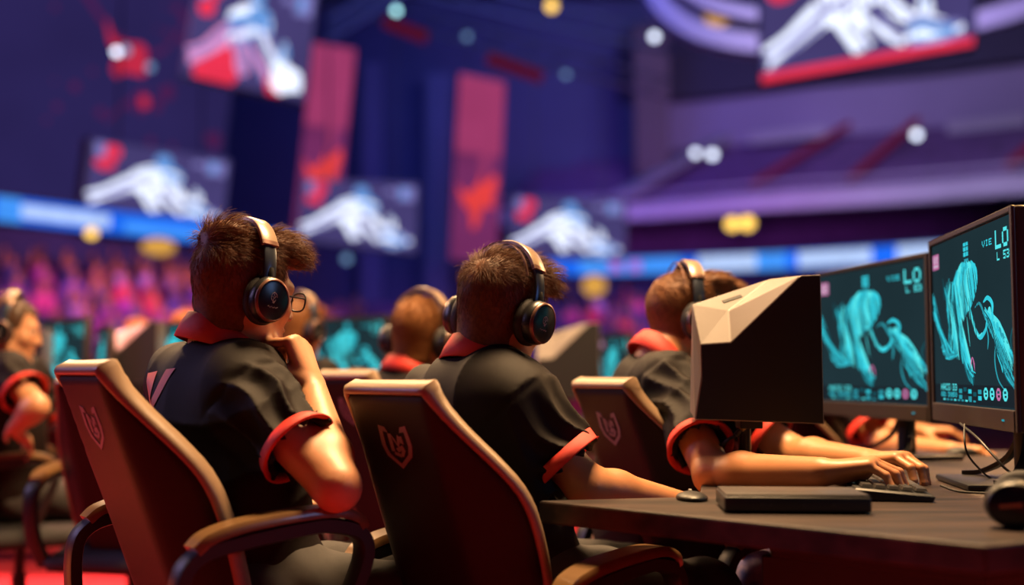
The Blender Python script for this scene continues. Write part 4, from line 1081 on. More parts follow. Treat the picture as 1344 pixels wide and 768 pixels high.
structure('wall_concourse_right', strip_wall(shift(ribR, 3.4), 2.6, 5.1, .2), M['wall'])
structure('ceiling_soffit_right', strip_wall(shift(ribR, 3.6), 5.26, 5.34, 3.5), M['ceil'])
# slanted stand at the far end between the ribbons
far = [at(330, 420, 37), at(480, 420, 38.5), at(610, 430, 40), at(740, 440, 42)]
far = spline([V(p.x, p.y, 0) for p in far], 6)
terrace(far, 6, -3.0, 3.0, .36, .85, 'floor_terrace_far'); seat_rows(far, 6, -3.0, 3.0, .36, .85, 'trim_seat_backs_far', M['seat_row'])

# middle tier right, between ribbon and balcony, then the balcony and the upper tier
FZ = 6.7
bal = path3([(640, 284), (830, 276), (1000, 263), (1180, 252), (1344, 239), (1600, 222)], FZ)
terrace(shift(ribR, 6.0), 5, .5, 7.0, .34, .95, 'floor_terrace_middle'); seat_rows(shift(ribR, 6.0), 5, .5, 7.0, .34, .95, 'trim_seat_backs_middle', M['seat_row'])
structure('trim_balcony', strip_wall(bal, FZ - .34, FZ + .30, .35), M['fascia'], bevel=.04)
mb = MB(); mb.sweep([V(p.x, p.y, FZ + .62) for p in shift(bal, .1)], V(0, 0, 1), [(-.03, -.03), (.03, -.03), (.03, .03), (-.03, .03)]); structure('trim_balcony_rail', mb, M['fascia'])
U_RUN, U_RISE, U_N = .85, .40, 8
upw = shift(bal, .6 + U_RUN * U_N)
terrace(upw, U_N, .0, FZ + .25 + U_RISE * (U_N - 1), U_RISE, U_RUN, 'floor_terrace_upper'); seat_rows(upw, U_N, .0, FZ + .25 + U_RISE * (U_N - 1), U_RISE, U_RUN, 'trim_seat_backs_upper', M['seat_row'])
zU = FZ + .25 + U_RISE * U_N
structure('wall_upper_right', strip_wall(shift(upw, .9), zU - .6, zU + 2.3, .3), M['upper_wall'])
structure('wall_upper_band', strip_wall(shift(upw, .3), zU + 2.3, zU + 5.4, .3), M['ceil'])
def rail(i0, i1, z, name):
    P = shift(upw, -.2)[i0:i1]; mb = MB(); strip_wall(P, z, z + .42, .12, mb); structure(name, mb, M['fascia'])
nU = len(upw)
rail(int(nU * .62), int(nU * .80), zU - .25, 'trim_upper_rail'); rail(int(nU * .28), int(nU * .48), zU + .02, 'trim_upper_rail_far')
# stair flights that climb the upper tier, each with a red light strip
def flight(px, mat, name, w=.32, slant=1.6, label=None):
    best = min(range(len(bal)), key=lambda i: abs(PX0 + F_PX * bal[i].x / bal[i].y - px)); a = bal[best]
    t = (bal[min(best + 1, len(bal) - 1)] - bal[best - 1]).normalized(); n = V(-t.y, t.x, 0)
    p0 = a + n * .7 + V(0, 0, FZ + .72 - a.z); p1 = a + n * (.6 + U_RUN * U_N) + t * slant + V(0, 0, FZ + .72 + U_RISE * U_N - a.z)
    mb = MB(); mb.sweep([p0, p0.lerp(p1, .5), p1], V(0, 0, 1), [(-w, -.14), (w, -.14), (w, .06), (-w, .06)])
    if label: return tag(mb.build(name, mat, None, False), label, 'light strip')
    return structure(name, mb, mat)
for px, lb in ((978, 'red light strip up the upper tier stairs, nearest the screen end'), (1122, 'red light strip up the upper tier stairs, middle one'), (1316, 'red light strip up the upper tier stairs behind the far right monitor')):
    flight(px, M['redstrip'], 'stair_light_strip', .10, 1.8, lb)
flight(812, M['fascia'], 'trim_stair_wall', .42, 2.6)
# pillars and columns
def upright(px0, px1, Y, z0, z1, name, mat, d=.6):
    a, b = at(px0, 490, Y), at(px1, 490, Y); structure(name, MB().box(((a.x + b.x) / 2, Y + d / 2, (z0 + z1) / 2), (b.x - a.x, d, z1 - z0)), mat, bevel=.03)
upright(836, 882, 43.5, 8.6, 14.6, 'column_brown', M['pillar'])
upright(556, 590, 46.5, 0, 13.4, 'column_grey', M['col']); upright(470, 500, 47, 0, 14, 'column_left', M['col'], .4)
# roof ring and trusses
def ringpath(px, Y): return [at(a, b, Y) for a, b in px]
mb = MB(); mb.sweep(spline(ringpath([(800, -120), (846, -40), (868, 6), (905, 36), (955, 52), (1010, 58), (1090, 60), (1180, 52), (1280, 28), (1350, 8), (1460, -30)], 32), 6), V(0, 0, 1), [(-.5, -.27), (.1, -.27), (.1, .27), (-.5, .27)]); structure('trim_roof_ring', mb, M['truss'])
mb = MB(); mb.sweep(spline(ringpath([(836, -120), (872, -40), (900, -12), (940, 8), (1010, 22), (1100, 26), (1200, 10), (1300, -30)], 33), 6), V(0, 0, 1), [(-.4, -.18), (.1, -.18), (.1, .18), (-.4, .18)]); structure('trim_roof_ring_inner', mb, M['truss'])
for (x0, y0, x1, y1, Y, lb) in ((640, 76, 712, 102, 34, 'short red light bar under the roof, right of the yellow lamp'), (505, 28, 560, 50, 34, 'faint red light bar under the roof near the cyan lamp')):
    a, b = at(x0, y0, Y), at(x1, y1, Y); mb = MB(); mb.sweep([a, a.lerp(b, .5), b], V(0, 0, 1), [(-.12, -.16), (.12, -.16), (.12, .16), (-.12, .16)])
    tag(mb.build('roof_light_bar', M['beamred'], None, False), lb, 'light bar')
for (x0, y0, x1, y1, Y) in ((380, -20, 880, 118, 36), (500, -30, 900, 60, 33), (430, 40, 560, -40, 31)):
    a, b = at(x0, y0, Y), at(x1, y1, Y); mb = MB()
    for o in (-.3, .3): mb.tube([a + V(0, 0, o), b + V(0, 0, o)], .07, 6)
    for i in range(12): mb.tube([a.lerp(b, i / 12) + V(0, 0, -.3), a.lerp(b, (i + 1) / 12) + V(0, 0, .3)], .04, 5)
    structure('trim_roof_truss', mb, M['can'])

# ------------------------------------------------------------------ hanging screens
def quad_frame(c):
    """corner points TL, TR, BR, BL -> bilinear map and normal towards the players"""
    TL, TR, BR, BL = c
    f = lambda u, v: TL * ((1 - u) * (1 - v)) + TR * (u * (1 - v)) + BR * (u * v) + BL * ((1 - u) * v)
    n = (BL - TL).cross(TR - TL).normalized()
    if n.y > 0: n = -n
    return f, n
def big_screen(name, label, corners, polys, mats, cat='screen', thick=.35, group=None, rim=.012, hang=True):
    c = [at(*q) for q in corners]; f, n = quad_frame(c); ctr = f(.5, .5)
    r = empty(name, f(.5, 1)); tag(r, label, cat, group)
    o = [f(-rim, -rim), f(1 + rim, -rim), f(1 + rim, 1 + rim), f(-rim, 1 + rim)]
    v = [p - n * .02 for p in o] + [p - n * thick for p in o]
    obj('screen_housing', v, [(0, 1, 2, 3), (7, 6, 5, 4), (0, 4, 5, 1), (1, 5, 6, 2), (2, 6, 7, 3), (3, 7, 4, 0)], M['frame'], r, False, True, bevel=.03)
    v, fc, mi = [], [], []
    for pts, m, layer in polys:
        pts = clip01(list(pts))
        if not pts: continue
        b = len(v); v += [f(a, d) + n * (.004 + .006 * layer) for a, d in pts]; fc.append(tuple(range(b, b + len(pts)))); mi.append(m)
    obj('screen_display', v, fc, mats, r, False, True, mi=mi)
    if hang:
        for u in (.2, .8):
            p = f(u, 0) - n * (thick / 2); MB().tube([p - V(0, 0, .1), V(p.x, p.y, 17.0)], .03, 6).build('hanging_cable', M['can'], r, True, True)
    return r
def blob(pts, mi, layer=1, k=5):
    P = [V(a, b, 0) for a, b in pts]; n = len(P); out = []
    for i in range(n):
        a, b, c, d = P[i - 1], P[i], P[(i + 1) % n], P[(i + 2) % n]
        for j in range(k):
            t = j / k; q = 0.5 * ((2 * b) + (c - a) * t + (2 * a - 5 * b + 4 * c - d) * t * t + (3 * b - a - 3 * c + d) * t ** 3); out.append((q.x, q.y))
    return (out, mi, layer)
def limb(pts, w0, w1, mi, layer=1):
    P = spline([(a, b, 0) for a, b in pts], 6); n = len(P); L, Rr = [], []; res = []
    for i, p in enumerate(P):
        t = P[min(i + 1, n - 1)] - P[max(i - 1, 0)]; t.normalize(); w = (w0 + (w1 - w0) * i / (n - 1)) / 2; L.append((p.x - t.y * w, p.y + t.x * w * 1.6)); Rr.append((p.x + t.y * w, p.y - t.x * w * 1.6))
    for i in range(n - 1): res.append(([L[i], L[i + 1], Rr[i + 1], Rr[i]], mi, layer))
    return res
def battle_picture(red=False, bar=False, zoom=0.0):
    """s_bg, white, blue, lilac, red, pink"""
    q = [([(0, 0), (1, 0), (1, 1), (0, 1)], 0, 0)]
    if red:
        q.append(blob([(.08, .92), (.25, .40), (.42, .22), (.60, .35), (.50, .72), (.40, 1.0), (.22, 1.06)], 4, .6)); q.append(blob([(.66, .85), (.74, .80), (.80, .98), (.70, 1.02)], 4, .6))
    body = 5 if red else 1; rg = random.Random(31 + red)
    def bundle(A, B, n, w, mis, j=.02, lay=1.0):
        for i in range(n):
            t = i / max(n - 1, 1); pts = [((1 - t) * p[0] + t * r_[0] + rg.uniform(-j, j), (1 - t) * p[1] + t * r_[1] + rg.uniform(-j, j)) for p, r_ in zip(A, B)]
            w_ = w * rg.uniform(.6, 1.4); q.extend(limb(pts, w_, w_ * rg.uniform(.3, .9), rg.choice(mis), lay + rg.random() * .6))
    q += limb([(.05, .80), (.14, .72), (.26, .58), (.38, .46)], .07, .17, body, .8); q.append(blob([(.27, .52), (.32, .36), (.42, .29), (.54, .28), (.65, .36), (.62, .47), (.53, .56), (.40, .60)], 1, .9))
    q += limb([(.37, .56), (.42, .70), (.45, .84)], .10, .05, body, .8); q += limb([(.55, .50), (.64, .64), (.74, .76)], .05, .07, 1, .8); q.append(blob([(.70, .76), (.76, .68), (.82, .72), (.92, .80), (.90, .88), (.80, .94), (.74, .90)], 1, .9))
    # shaggy body, hanging fore limb, trailing limb and a clawed arm
    bundle([(.38, .36), (.26, .50), (.14, .66), (.02, .74)], [(.44, .50), (.32, .62), (.18, .76), (.04, .90)], 11, .034, [body, body, body, body, 3], .016)
    bundle([(.30, .36), (.40, .28), (.52, .26), (.62, .32)], [(.32, .60), (.42, .58), (.52, .52), (.62, .46)], 12, .042, [1, 1, 1, body, 2], .018, 1.1)
    bundle([(.46, .28), (.56, .27), (.64, .34)], [(.54, .42), (.60, .44), (.64, .48)], 5, .04, [2, 2, 1], .012, 1.5)
    bundle([(.34, .54), (.38, .68), (.42, .82), (.45, .90)], [(.44, .54), (.47, .66), (.50, .78), (.53, .86)], 7, .030, [body, body, 1, 3], .014)
    bundle([(.44, .56), (.52, .70), (.60, .82), (.66, .90)], [(.50, .54), (.57, .66), (.64, .76), (.69, .84)], 5, .026, [3, 3, body], .012)
    bundle([(.56, .48), (.62, .60), (.70, .72), (.78, .80)], [(.60, .44), (.67, .58), (.75, .68), (.82, .74)], 6, .030, [1, 1, 3], .012, 1.2)
    bundle([(.70, .74), (.76, .66), (.82, .74), (.92, .80)], [(.72, .88), (.79, .94), (.86, .92), (.96, .88)], 10, .036, [1, 1, 3, 2], .022, 1.3)
    bundle([(.74, .70), (.755, .60), (.765, .50)], [(.80, .70), (.80, .62), (.80, .56)], 4, .026, [2, 1], .010, 1.5)
    for k in range(9):
        u = .27 + .04 * k; q.extend(limb([(u, .36 + rg.uniform(0, .1)), (u + .02, .48), (u + .03, .58 + rg.uniform(0, .1))], .010, .004, 3, 2.1))
    q.append(blob([(.46, .10), (.54, .08), (.56, .20), (.50, .25), (.45, .19)], 2, 1.2))
    q += [blob([(.03, .05), (.10, .04), (.12, .18), (.05, .22)], 3, 1.2), blob([(.10, .06), (.19, .06), (.20, .20), (.12, .22)], 4, 1.3), blob([(.05, .26), (.15, .24), (.17, .36), (.09, .40), (.04, .34)], 4, 1.3)]
    q += [([(.72, .10), (.80, .10), (.80, .17), (.72, .17)], 3, 1.2), ([(.82, .06), (.97, .06), (.97, .26), (.82, .26)], 3, 1.2), ([(.85, .09), (.90, .09), (.90, .22), (.85, .22)], 2, 1.4)]
    if bar: q.append(([(0, .925), (1, .925), (1, .998), (0, .998)], 4, 1.9))
    return q
SM = [M[k] for k in ('s_bg', 's_w', 's_b', 's_l', 's_r', 's_p')]
big_screen('hanging_screen', 'hanging screen with pink and red figure, top left above the banner', [(262, -34, 22), (418, -14, 22.6), (400, 134, 22.6), (238, 97, 22)], battle_picture(red=True), SM, group='hanging screens')
big_screen('hanging_screen', 'hanging screen with white figure, low in front of the large LED wall', [(120, 182, 30.5), (302, 210, 34), (292, 300, 34), (108, 276, 30.5)], battle_picture(), SM, group='hanging screens')
big_screen('hanging_screen', 'hanging screen with white figure, at the foot of the first magenta banner', [(399, 235, 34), (549, 241, 34.6), (546, 333, 34.6), (390, 315, 34)], battle_picture(), SM, group='hanging screens')
big_screen('hanging_screen', 'hanging screen with white figure, above the seated player at centre', [(673, 257, 36), (822, 262, 36.5), (820, 341, 36.5), (668, 337, 36)], battle_picture(), SM, group='hanging screens')
big_screen('hanging_screen', 'largest hanging screen, with a red bar along its lower edge, top right', [(995, -58, 20), (1280, -100, 19), (1278, 60, 19), (1000, 110, 20)], battle_picture(bar=True), SM, group='hanging screens')
# the large dim LED wall with red fragments
wall_q = [([(0, 0), (1, 0), (1, 1), (0, 1)], 0, 0), blob([(.50, .22), (.53, .29), (.58, .31), (.645, .32), (.655, .43), (.58, .43), (.555, .45), (.53, .42), (.54, .36), (.51, .30)], 4, 1.2)]
rg_ = random.Random(3)
for k in range(34):
    u, v = rg_.uniform(.30, .98), rg_.uniform(.05, .75); a = rg_.uniform(.006, .02); wall_q.append(blob([(u - a, v), (u, v - a), (u + a, v), (u, v + a * 1.2)], 1, .8))
wall_q += limb([(.52, .62), (.60, .54), (.66, .48)], .012, .012, 1, .9); wall_q += limb([(.40, .10), (.55, .30), (.70, .34), (.80, .2)], .02, .01, 1, .7); wall_q += [blob([(.64, .52), (.67, .51), (.68, .55), (.65, .56)], 4, .9), blob([(.72, .48), (.76, .46), (.77, .51), (.73, .52)], 1, .9), blob([(.69, .53), (.72, .52), (.73, .56), (.70, .57)], 1, .9), blob([(.93, .64), (.97, .63), (.98, .68), (.94, .69)], 1, .9)]
big_screen('led_wall', 'large dim blue LED wall with red fragments, far left', [(-60, -60, 33), (322, -40, 38), (282, 304, 38), (-60, 268, 33)], wall_q, [M['w_bg'], M['w_dim'], M['w_dim'], M['w_dim'], M['w_red']], cat='LED wall', hang=False)
def banner_q(flip=1):
    q = [([(0, 0), (1, 0), (1, 1), (0, 1)], 0, 0), ([(0, 0), (1, 0), (1, .42), (0, .42)], 2, .3)]
    q.append(blob([(.10, .60), (.28, .64), (.52, .58), (.58, .52), (.66, .58), (.86, .52), (.94, .56), (.86, .66), (.90, .70), (.66, .71), (.56, .80), (.44, .83), (.38, .74), (.20, .69)], 1, 1.2))
    q.append(blob([(.56, .44), (.68, .38), (.74, .46), (.66, .54), (.58, .52)], 2, 1.0)); return q
BMAT = [M['b_bg'], M['b_red'], M['b_top']]  # fabric banners: the light on them is put in as emission
big_screen('glow_banner', 'magenta fabric banner with painted-in glow and orange bird shape, beside the pink hanging screen', [(411, 56, 38), (467, 65, 38), (441, 318, 38), (383, 312, 38)], banner_q(), BMAT, cat='banner', group='tall magenta banners')
big_screen('glow_banner', 'magenta fabric banner with painted-in glow and orange bird shape, above the short-haired player at centre', [(603, 96, 40), (663, 108, 40), (652, 345, 40), (590, 340, 40)], banner_q(), BMAT, cat='banner', group='tall magenta banners')

# ------------------------------------------------------------------ lamps seen as soft discs
def lamp(px, py, Y, r, mat, label, wide=1.0, group='arena lamps', double=False):
    p = at(px, py, Y); o = empty('spotlight', p); tag(o, label, 'lamp', group)
    d = (V(0, 0, CAM_Z) - p).normalized(); Z = d; X = Z.cross(V(0, 0, 1)).normalized(); Yv = Z.cross(X)
    T = Matrix(((X.x, Yv.x, Z.x, p.x), (X.y, Yv.y, Z.y, p.y), (X.z, Yv.z, Z.z, p.z), (0, 0, 0, 1))) @ Matrix.Diagonal((wide, 1, 1, 1))
    MB().lathe([(r * .7, -r * 2.6), (r * 1.05, -r * 2.2), (r * 1.15, 0), (r * 1.02, 0), (r * 1.0, -r * .3)], 20, T).build('lamp_can', M['can'], o, True, True, auto=40)
    MB().lathe([(r * .98, -r * .25), (r * .7, -r * .02), (.001, r * .1)], 20, T).build('lamp_lens', mat, o, True, True)
    return o
lamp(520, 14, 30, .10, M['lamp_c'], 'small cyan-white lamp under the roof at upper centre'); lamp(724, 8, 30, .15, M['lamp_y'], 'yellow lamp under the roof at upper centre')
lamp(859, 48, 30, .11, M['lamp_w'], 'white lamp beside the brown pillar top'); lamp(743, 97, 36, .12, M['lamp_d'], 'dim blue lamp right of the red light bar'); lamp(613, 48, 36, .11, M['lamp_d'], 'dim blue lamp above the second magenta banner')
lamp(153, 68, 25, .09, M['lamp_w'], 'white lamp before the red fragments of the LED wall'); lamp(165, 66, 27, .12, M['lamp_d'], 'dim lamp just behind the white lamp at the LED wall'); lamp(197, 88, 30, .11, M['lamp_d'], 'dim blue lamp right of the red fragments on the LED wall')
lamp(913, 201, 40, .13, M['lamp_w'], 'white lamp at the left end of the upper tier, first of the pair'); lamp(935, 203, 40, .15, M['lamp_w'], 'white lamp at the left end of the upper tier, second of the pair'); lamp(1203, 177, 40, .15, M['lamp_w'], 'white lamp on the upper tier rail')
lamp(961, 294, 38, .22, M['lamp_y'], 'yellow concourse lamp under the balcony, left of the touching pair'); lamp(981, 293, 38, .235, M['lamp_y'], 'yellow concourse lamp under the balcony, right of the touching pair')
lamp(780, 375, 38, .36, M['lamp_o'], 'amber doorway lamp below the ribbon board, left of the third headset', 1.1); lamp(208, 324, 28.6, .22, M['lamp_o'], 'wide amber lamp above the crowd under the left ribbon', 1.9); lamp(120, 306, 28, .13, M['lamp_y'], 'round yellow lamp above the crowd under the left ribbon', 1.1)
lamp(942, 22, 34, .30, M['lamp_o'], 'orange lamp inside the roof ring', 1.3); lamp(1341, 292, 33, .25, M['lamp_o'], 'amber lamp under the balcony at the picture edge'); lamp(640, 160, 15 * 3, .10, M['lamp_d'], 'faint blue lamp on the wall beside the second magenta banner'); lamp(455, 340, 35, .13, M['lamp_d'], 'dim grey lamp below the hanging screen at the first banner')

# ------------------------------------------------------------------ the crowd: seated spectators
def spectator_mesh(i, cloth, hair, arm_up):
    fd = Field(*[axis(a, b, .034) for a, b in ((-.42, .42), (-.42, .62), (-.06, 1.32))])
    fd.ell((0, 0, .18), (.19, .16, .16), None, .05); fd.cone((0, -.02, .2), (0, .03, .55), .16, .17, .06); fd.cone((-.15, .02, .58), (.15, .02, .58), .075, .075, .06)
    fd.cone((0, .02, .6), (0, .03, .76), .055, .055, .03); fd.ell((0, .04, .84), (.085, .10, .125), None, .03)
    for s in (-1, 1):
        fd.cone((s * .10, .0, .14), (s * .12, .42, .16), .085, .07, .04); fd.cone((s * .12, .42, .16), (s * .12, .44, -.02), .065, .05, .04)
        if arm_up == s or arm_up == 2: fd.cone((s * .2, .02, .58), (s * .27, .10, .82), .05, .045, .03); fd.cone((s * .27, .10, .82), (s * .22, .12, 1.12), .042, .045, .03)
        else: fd.cone((s * .2, .02, .58), (s * .25, .08, .33), .052, .045, .03); fd.cone((s * .25, .08, .33), (s * .12, .30, .26), .042, .04, .03)
    v, f = fd.mesh(); me = bpy.data.meshes.new('spectator'); me.from_pydata(v.tolist(), [], f.tolist())
    for m in (cloth, M['skin'], hair, M['crowd_leg']): me.materials.append(m)
    c = v[f].mean(1); mi = np.zeros(len(f), dtype=np.int32)
    hd = c[:, 2] > .70; mi[hd & (np.abs(c[:, 0]) < .13)] = 1; mi[hd & (np.abs(c[:, 0]) < .13) & ((c[:, 2] > .90) | (c[:, 1] < .02))] = 2
    mi[(c[:, 1] > .2) & (c[:, 2] < .24)] = 3; mi[hd & (np.abs(c[:, 0]) >= .13)] = 1
    me.polygons.foreach_set('material_index', mi); me.polygons.foreach_set('use_smooth', np.ones(len(f), dtype=bool)); me.update(); return me
M['crowd_leg'] = pm('crowd_trousers', (0.05, 0.04, 0.09), 0.8)
CL = [('pink_top', (.72, .09, .30)), ('magenta_top', (.38, .05, .32)), ('violet_top', (.20, .08, .42)), ('navy_top', (.05, .05, .20)), ('red_top', (.75, .04, .10)), ('lilac_top', (.50, .30, .62)), ('plum_top', (.22, .04, .20)), ('dark_top', (.05, .03, .09)), ('indigo_top', (.09, .06, .28)), ('wine_top', (.24, .03, .12))]
SPM = []
for i, (n_, c_) in enumerate(CL):
    m_ = pm(n_, c_, .7, var=.2, scale=8)
    for a_ in ((0, 0, 2)[i % 3], 1 if i % 2 else 0): SPM.append((n_.split('_')[0], spectator_mesh(i, m_, M[('hair', 'hair_d', 'hair_g', 'hair_b')[(i + a_) % 4]], a_)))
GR = {'left': 'spectators under the left ribbon board', 'right': 'spectators under the right ribbon board', 'far': 'spectators at the far end of the hall'}
LB = {'left': 'blurred spectator in {} top among the crowd below the left ribbon', 'right': 'blurred spectator in {} top among the dim crowd below the right ribbon', 'far': 'blurred spectator in {} top at the far end between the ribbons'}
def seat_crowd(P, n, d0, z_top, rise, run, where, px0, px1, fill, skip, ylim=(0, 700)):
    rg = random.Random(21 + len(where)); cnt = 0; L = length(P)
    for k in range(n):
        z = z_top - rise * k; A = shift(P, -(d0 + run * (k - .45))); LA = length(A); s = .3 + .3 * (k % 2)
        while s < LA - .3:
            p, t = along(A, s); px = PX0 + F_PX * p.x / p.y; py = HOR - (z + .8 - CAM_Z) / p.y * F_PX
            if px0 < px < px1 and rg.random() < fill and not skip(px, py):
                nm, me = rg.choice(SPM); o = bpy.data.objects.new('spectator', me); COL.objects.link(o)
                o.location = (p.x, p.y, z + .03); nrm = V(t.y, -t.x, 0); o.rotation_euler = (0, 0, math.atan2(nrm.y, nrm.x) - math.pi / 2 + rg.uniform(-.3, .3)); o.scale = (rg.uniform(.92, 1.08),) * 3
                tag(o, LB[where].format(nm), 'person', GR[where] + ', in ' + nm); cnt += 1
            s += .72 + rg.uniform(-.04, .08)
    return cnt
hid = lambda px, py: (258 < px < 400 and py > 305) or (75 < px < 260 and py > 480) or py > 470 or (140 < px < 205 and py > 432)
nc = seat_crowd(ribL, 9, -1.2, 3.25, .36, .85, 'left', -14, 480, .93, hid)
nc2 = seat_crowd(far, 6, -3.0, 3.0, .36, .85, 'far', 400, 735, .6, lambda px, py: (500 < px < 745 and py > 372) or py > 440 or 594 < px < 735)
nc3 = seat_crowd(ribR, 7, -1.5, 3.3, .36, .85, 'right', 735, 1075, .62, lambda px, py: (838 < px < 1075 and py > 365) or py > 455)
print('crowd', nc, nc2, nc3)
# ------------------------------------------------------------------ the players' row
DZ = .758
# the near desk: angled end towards the viewer, players on its left side
A_, B_ = at(707, 655, 2.2), at(1294, 713, 1.628)
top = [(A_.x, 2.2), (B_.x, 1.628), (1.75, 2.17), (1.85, 3.62), (.82, 3.62), (.80, 2.74), (.445, 2.70), (.368, 2.27)]
desk = empty('gaming_desk', (1.1, 2.6, 0)); tag(desk, 'dark brown desk with an angled corner, carrying the two large monitors', 'desk')
m = MB(); m.prism(top, DZ - .042, DZ); m.build('desk_top', M['desk'], desk, False, True, bevel=.004)
m = MB(); m.prism([(.47, 2.10), (.75, 1.84), (1.70, 2.30), (1.75, 3.5), (.95, 3.5), (.92, 2.6), (.55, 2.55)], .665, DZ - .0425); m.build('apron', M['black_plastic'], desk, False, True, bevel=.004)
m = MB(); m.prism([(.462, 2.15), (.76, 1.88), (1.30, 2.15), (1.05, 2.60)], .012, .6645); m.build('pedestal', M['black_plastic'], desk, False, True, bevel=.004)
for x, y in ((1.0, 3.45), (1.70, 3.45), (1.66, 2.36)): MB().box((x, y, .332), (.07, .07, .664)).build('leg', M['stand'], desk, False, True, bevel=.004)

make_monitor('monitor', 'large monitor with cyan creature, nearest to the picture edge, at far right', (1.032, 2.80), (.962, 2.172), .887, 1.322, 'monitors on the near desk', DZ)
make_monitor('monitor', 'large monitor with cyan creature, between the faceted shell and the edge monitor', (.966, 3.60), (1.093, 2.985), .873, 1.317, 'monitors on the near desk', DZ)
make_faceted('shell_monitor', 'big faceted dark monitor shell with lit sloping top, beside the third player', Matrix.Translation((.548, 2.50, .893)), DZ, 'faceted monitor shells')

# keyboard
kb = empty('keyboard', (.795, 2.42, DZ)); tag(kb, 'black keyboard under the hands of the typing player', 'keyboard')
a = R(82); KT = Matrix.Translation((.752, 2.36, DZ)) @ Matrix.Rotation(a - R(2), 4, 'Z') @ Matrix.Diagonal((.88, .95, .85, 1))
m = MB(); v = []
m.add([(x * .215, y * .075, z) for (x, y, z) in ((-1, -1, .002), (1, -1, .002), (1, 1, .002), (-1, 1, .002), (-1.0, -1.06, .012), (1.0, -1.06, .012), (1.0, 1, .026), (-1.0, 1, .026), (-.97, -.98, .017), (.97, -.98, .017), (.97, .95, .030), (-.97, .95, .030))],
      [(3, 2, 1, 0), (0, 1, 5, 4), (1, 2, 6, 5), (2, 3, 7, 6), (3, 0, 4, 7), (4, 5, 9, 8), (5, 6, 10, 9), (6, 7, 11, 10), (7, 4, 8, 11), (8, 9, 10, 11)])
m.build('case', M['black_plastic'], kb, True, True, auto=25, bevel=.0015, T=KT)
for i, r_ in enumerate((-.056, -.030, -.004, .022, .048)):
    nk_ = 15 if i else 10; x = -.20
    for k in range(nk_):
        w = .0235 if i else (.13 if k == 3 else .026)
        if x + w > .205: break
        z = .0215 + (r_ + .06) * .075
        mm = MB(); mm.add([(x + dx, r_ + dy, z + dz) for dx, dy, dz in ((.001, -.0115, 0), (w - .001, -.0115, 0), (w - .001, .0115, .0015), (.001, .0115, .0015), (.004, -.0085, .007), (w - .004, -.0085, .007), (w - .004, .009, .008), (.004, .009, .008))],
               [(3, 2, 1, 0), (4, 5, 6, 7), (0, 1, 5, 4), (1, 2, 6, 5), (2, 3, 7, 6), (3, 0, 4, 7)]); mm.build('key', M['key'], kb, False, True, auto=None, T=KT); x += w
# flat box on the desk
bx = empty('set_top_box', (.50, 2.06, DZ)); tag(bx, 'slim flat black box lying on the near desk in front of the forearm', 'electronic device')
BT = Matrix.Translation((.497, 2.058, DZ)) @ Matrix.Rotation(R(-4), 4, 'Z')
m = MB(); m.box((0, 0, .0165), (.250, .145, .027)); m.build('case', M['box'], bx, True, True, auto=35, bevel=.0045, bseg=3, T=BT)
m = MB(); m.box((0, 0, .0315), (.244, .139, .004)); m.build('lid', M['lid'], bx, True, True, auto=35, bevel=.0015, T=BT)
for px in (-.06, -.045, .01, .06): MB().box((px, -.0728, .016), (.007, .0012, .004)).build('port', M['key'], bx, False, True, T=BT)
for x in (-.1, .1):
    for y in (-.05, .05): MB().lathe([(.001, 0), (.008, 0), (.008, .004)], 12, BT @ Matrix.Translation((x, y, .0005))).build('rubber_foot', M['cable'], bx, True, True)
# wireless mouse-like puck beside the box
ms = empty('mouse', (.345, 2.215, DZ)); tag(ms, 'low black mouse between the flat box and the desk edge', 'mouse')
fd = Field(axis(.29, .40, .003), axis(2.15, 2.28, .003), axis(DZ - .01, DZ + .05, .003)); fd.ell((.345, 2.215, DZ + .004), (.030, .05, .012), None, 0); fd.d = np.maximum(fd.d, np.float32(DZ + .001) - fd.grid()[2]); v, f = fd.mesh(); obj('shell', v, f, M['black_plastic'], ms, True, True)
MB().lathe([(.0008, -.003), (.006, -.0028), (.006, .0028), (.0008, .003)], 14, Matrix.Translation((.345, 2.238, DZ + .0125)) @ Matrix.Rotation(R(90), 4, 'Y')).build('scroll_wheel', M['key'], ms, True, True)
# headset lying at the desk's right end
hq = Matrix.Rotation(R(-97), 3, 'Z') @ Matrix.Rotation(R(0), 3, 'X') @ Matrix.Rotation(R(90), 3, 'Y')
def lying_headset():
    c = at(1333, 659, 1.80)
    Q = Matrix(((1, 0, 0), (0, 1, 0), (0, 0, 1))) 
    # ear axis towards the viewer, band lying back along the desk
    ex = V(-.45, -.89, 0).normalized(); uz = V(.90, -.22, .12); uz = (uz - ex * uz.dot(ex)).normalized(); fy = uz.cross(ex)
    Q = Matrix((ex, fy, uz)).transposed()
    return make_headset('headset with an orange stripe on its cup, lying at the right end of the desk', c - ex * .105 + uz * .012 - V(0, 0, .013), Q, .92, 'spare headset', stripe=True, strap=False)
lying_headset()
# cables
def cable(label, pts, r=.0022, n=8):
    m = MB(); m.tube(spline(pts, n), r, 8); o = m.build('cable', M['cable'], None, True); return tag(o, label, 'cable', 'loose black cables')
cable('black keyboard cable running across the desk towards the right monitor', [(.88, 2.37, DZ + .012), (.905, 2.34, DZ + .003), (.96, 2.30, DZ + .003), (1.04, 2.29, DZ + .003), (1.12, 2.30, DZ + .003), (1.22, 2.36, DZ + .003)])
cable('black cable hanging from the right monitor down past its pole', [at(1260, 556, 2.50), at(1283, 575, 2.36), at(1306, 600, 2.30), at(1330, 622, 2.28), V(1.07, 2.26, DZ + .02), V(1.14, 2.24, DZ + .003)], .0026)
cable('thin black cable looping below the middle of the right monitor', [at(1266, 557, 2.46), at(1266, 578, 2.42), at(1270, 596, 2.42), at(1282, 612, 2.44), at(1300, 628, 2.50), V(1.08, 2.54, DZ + .003)], .0022)
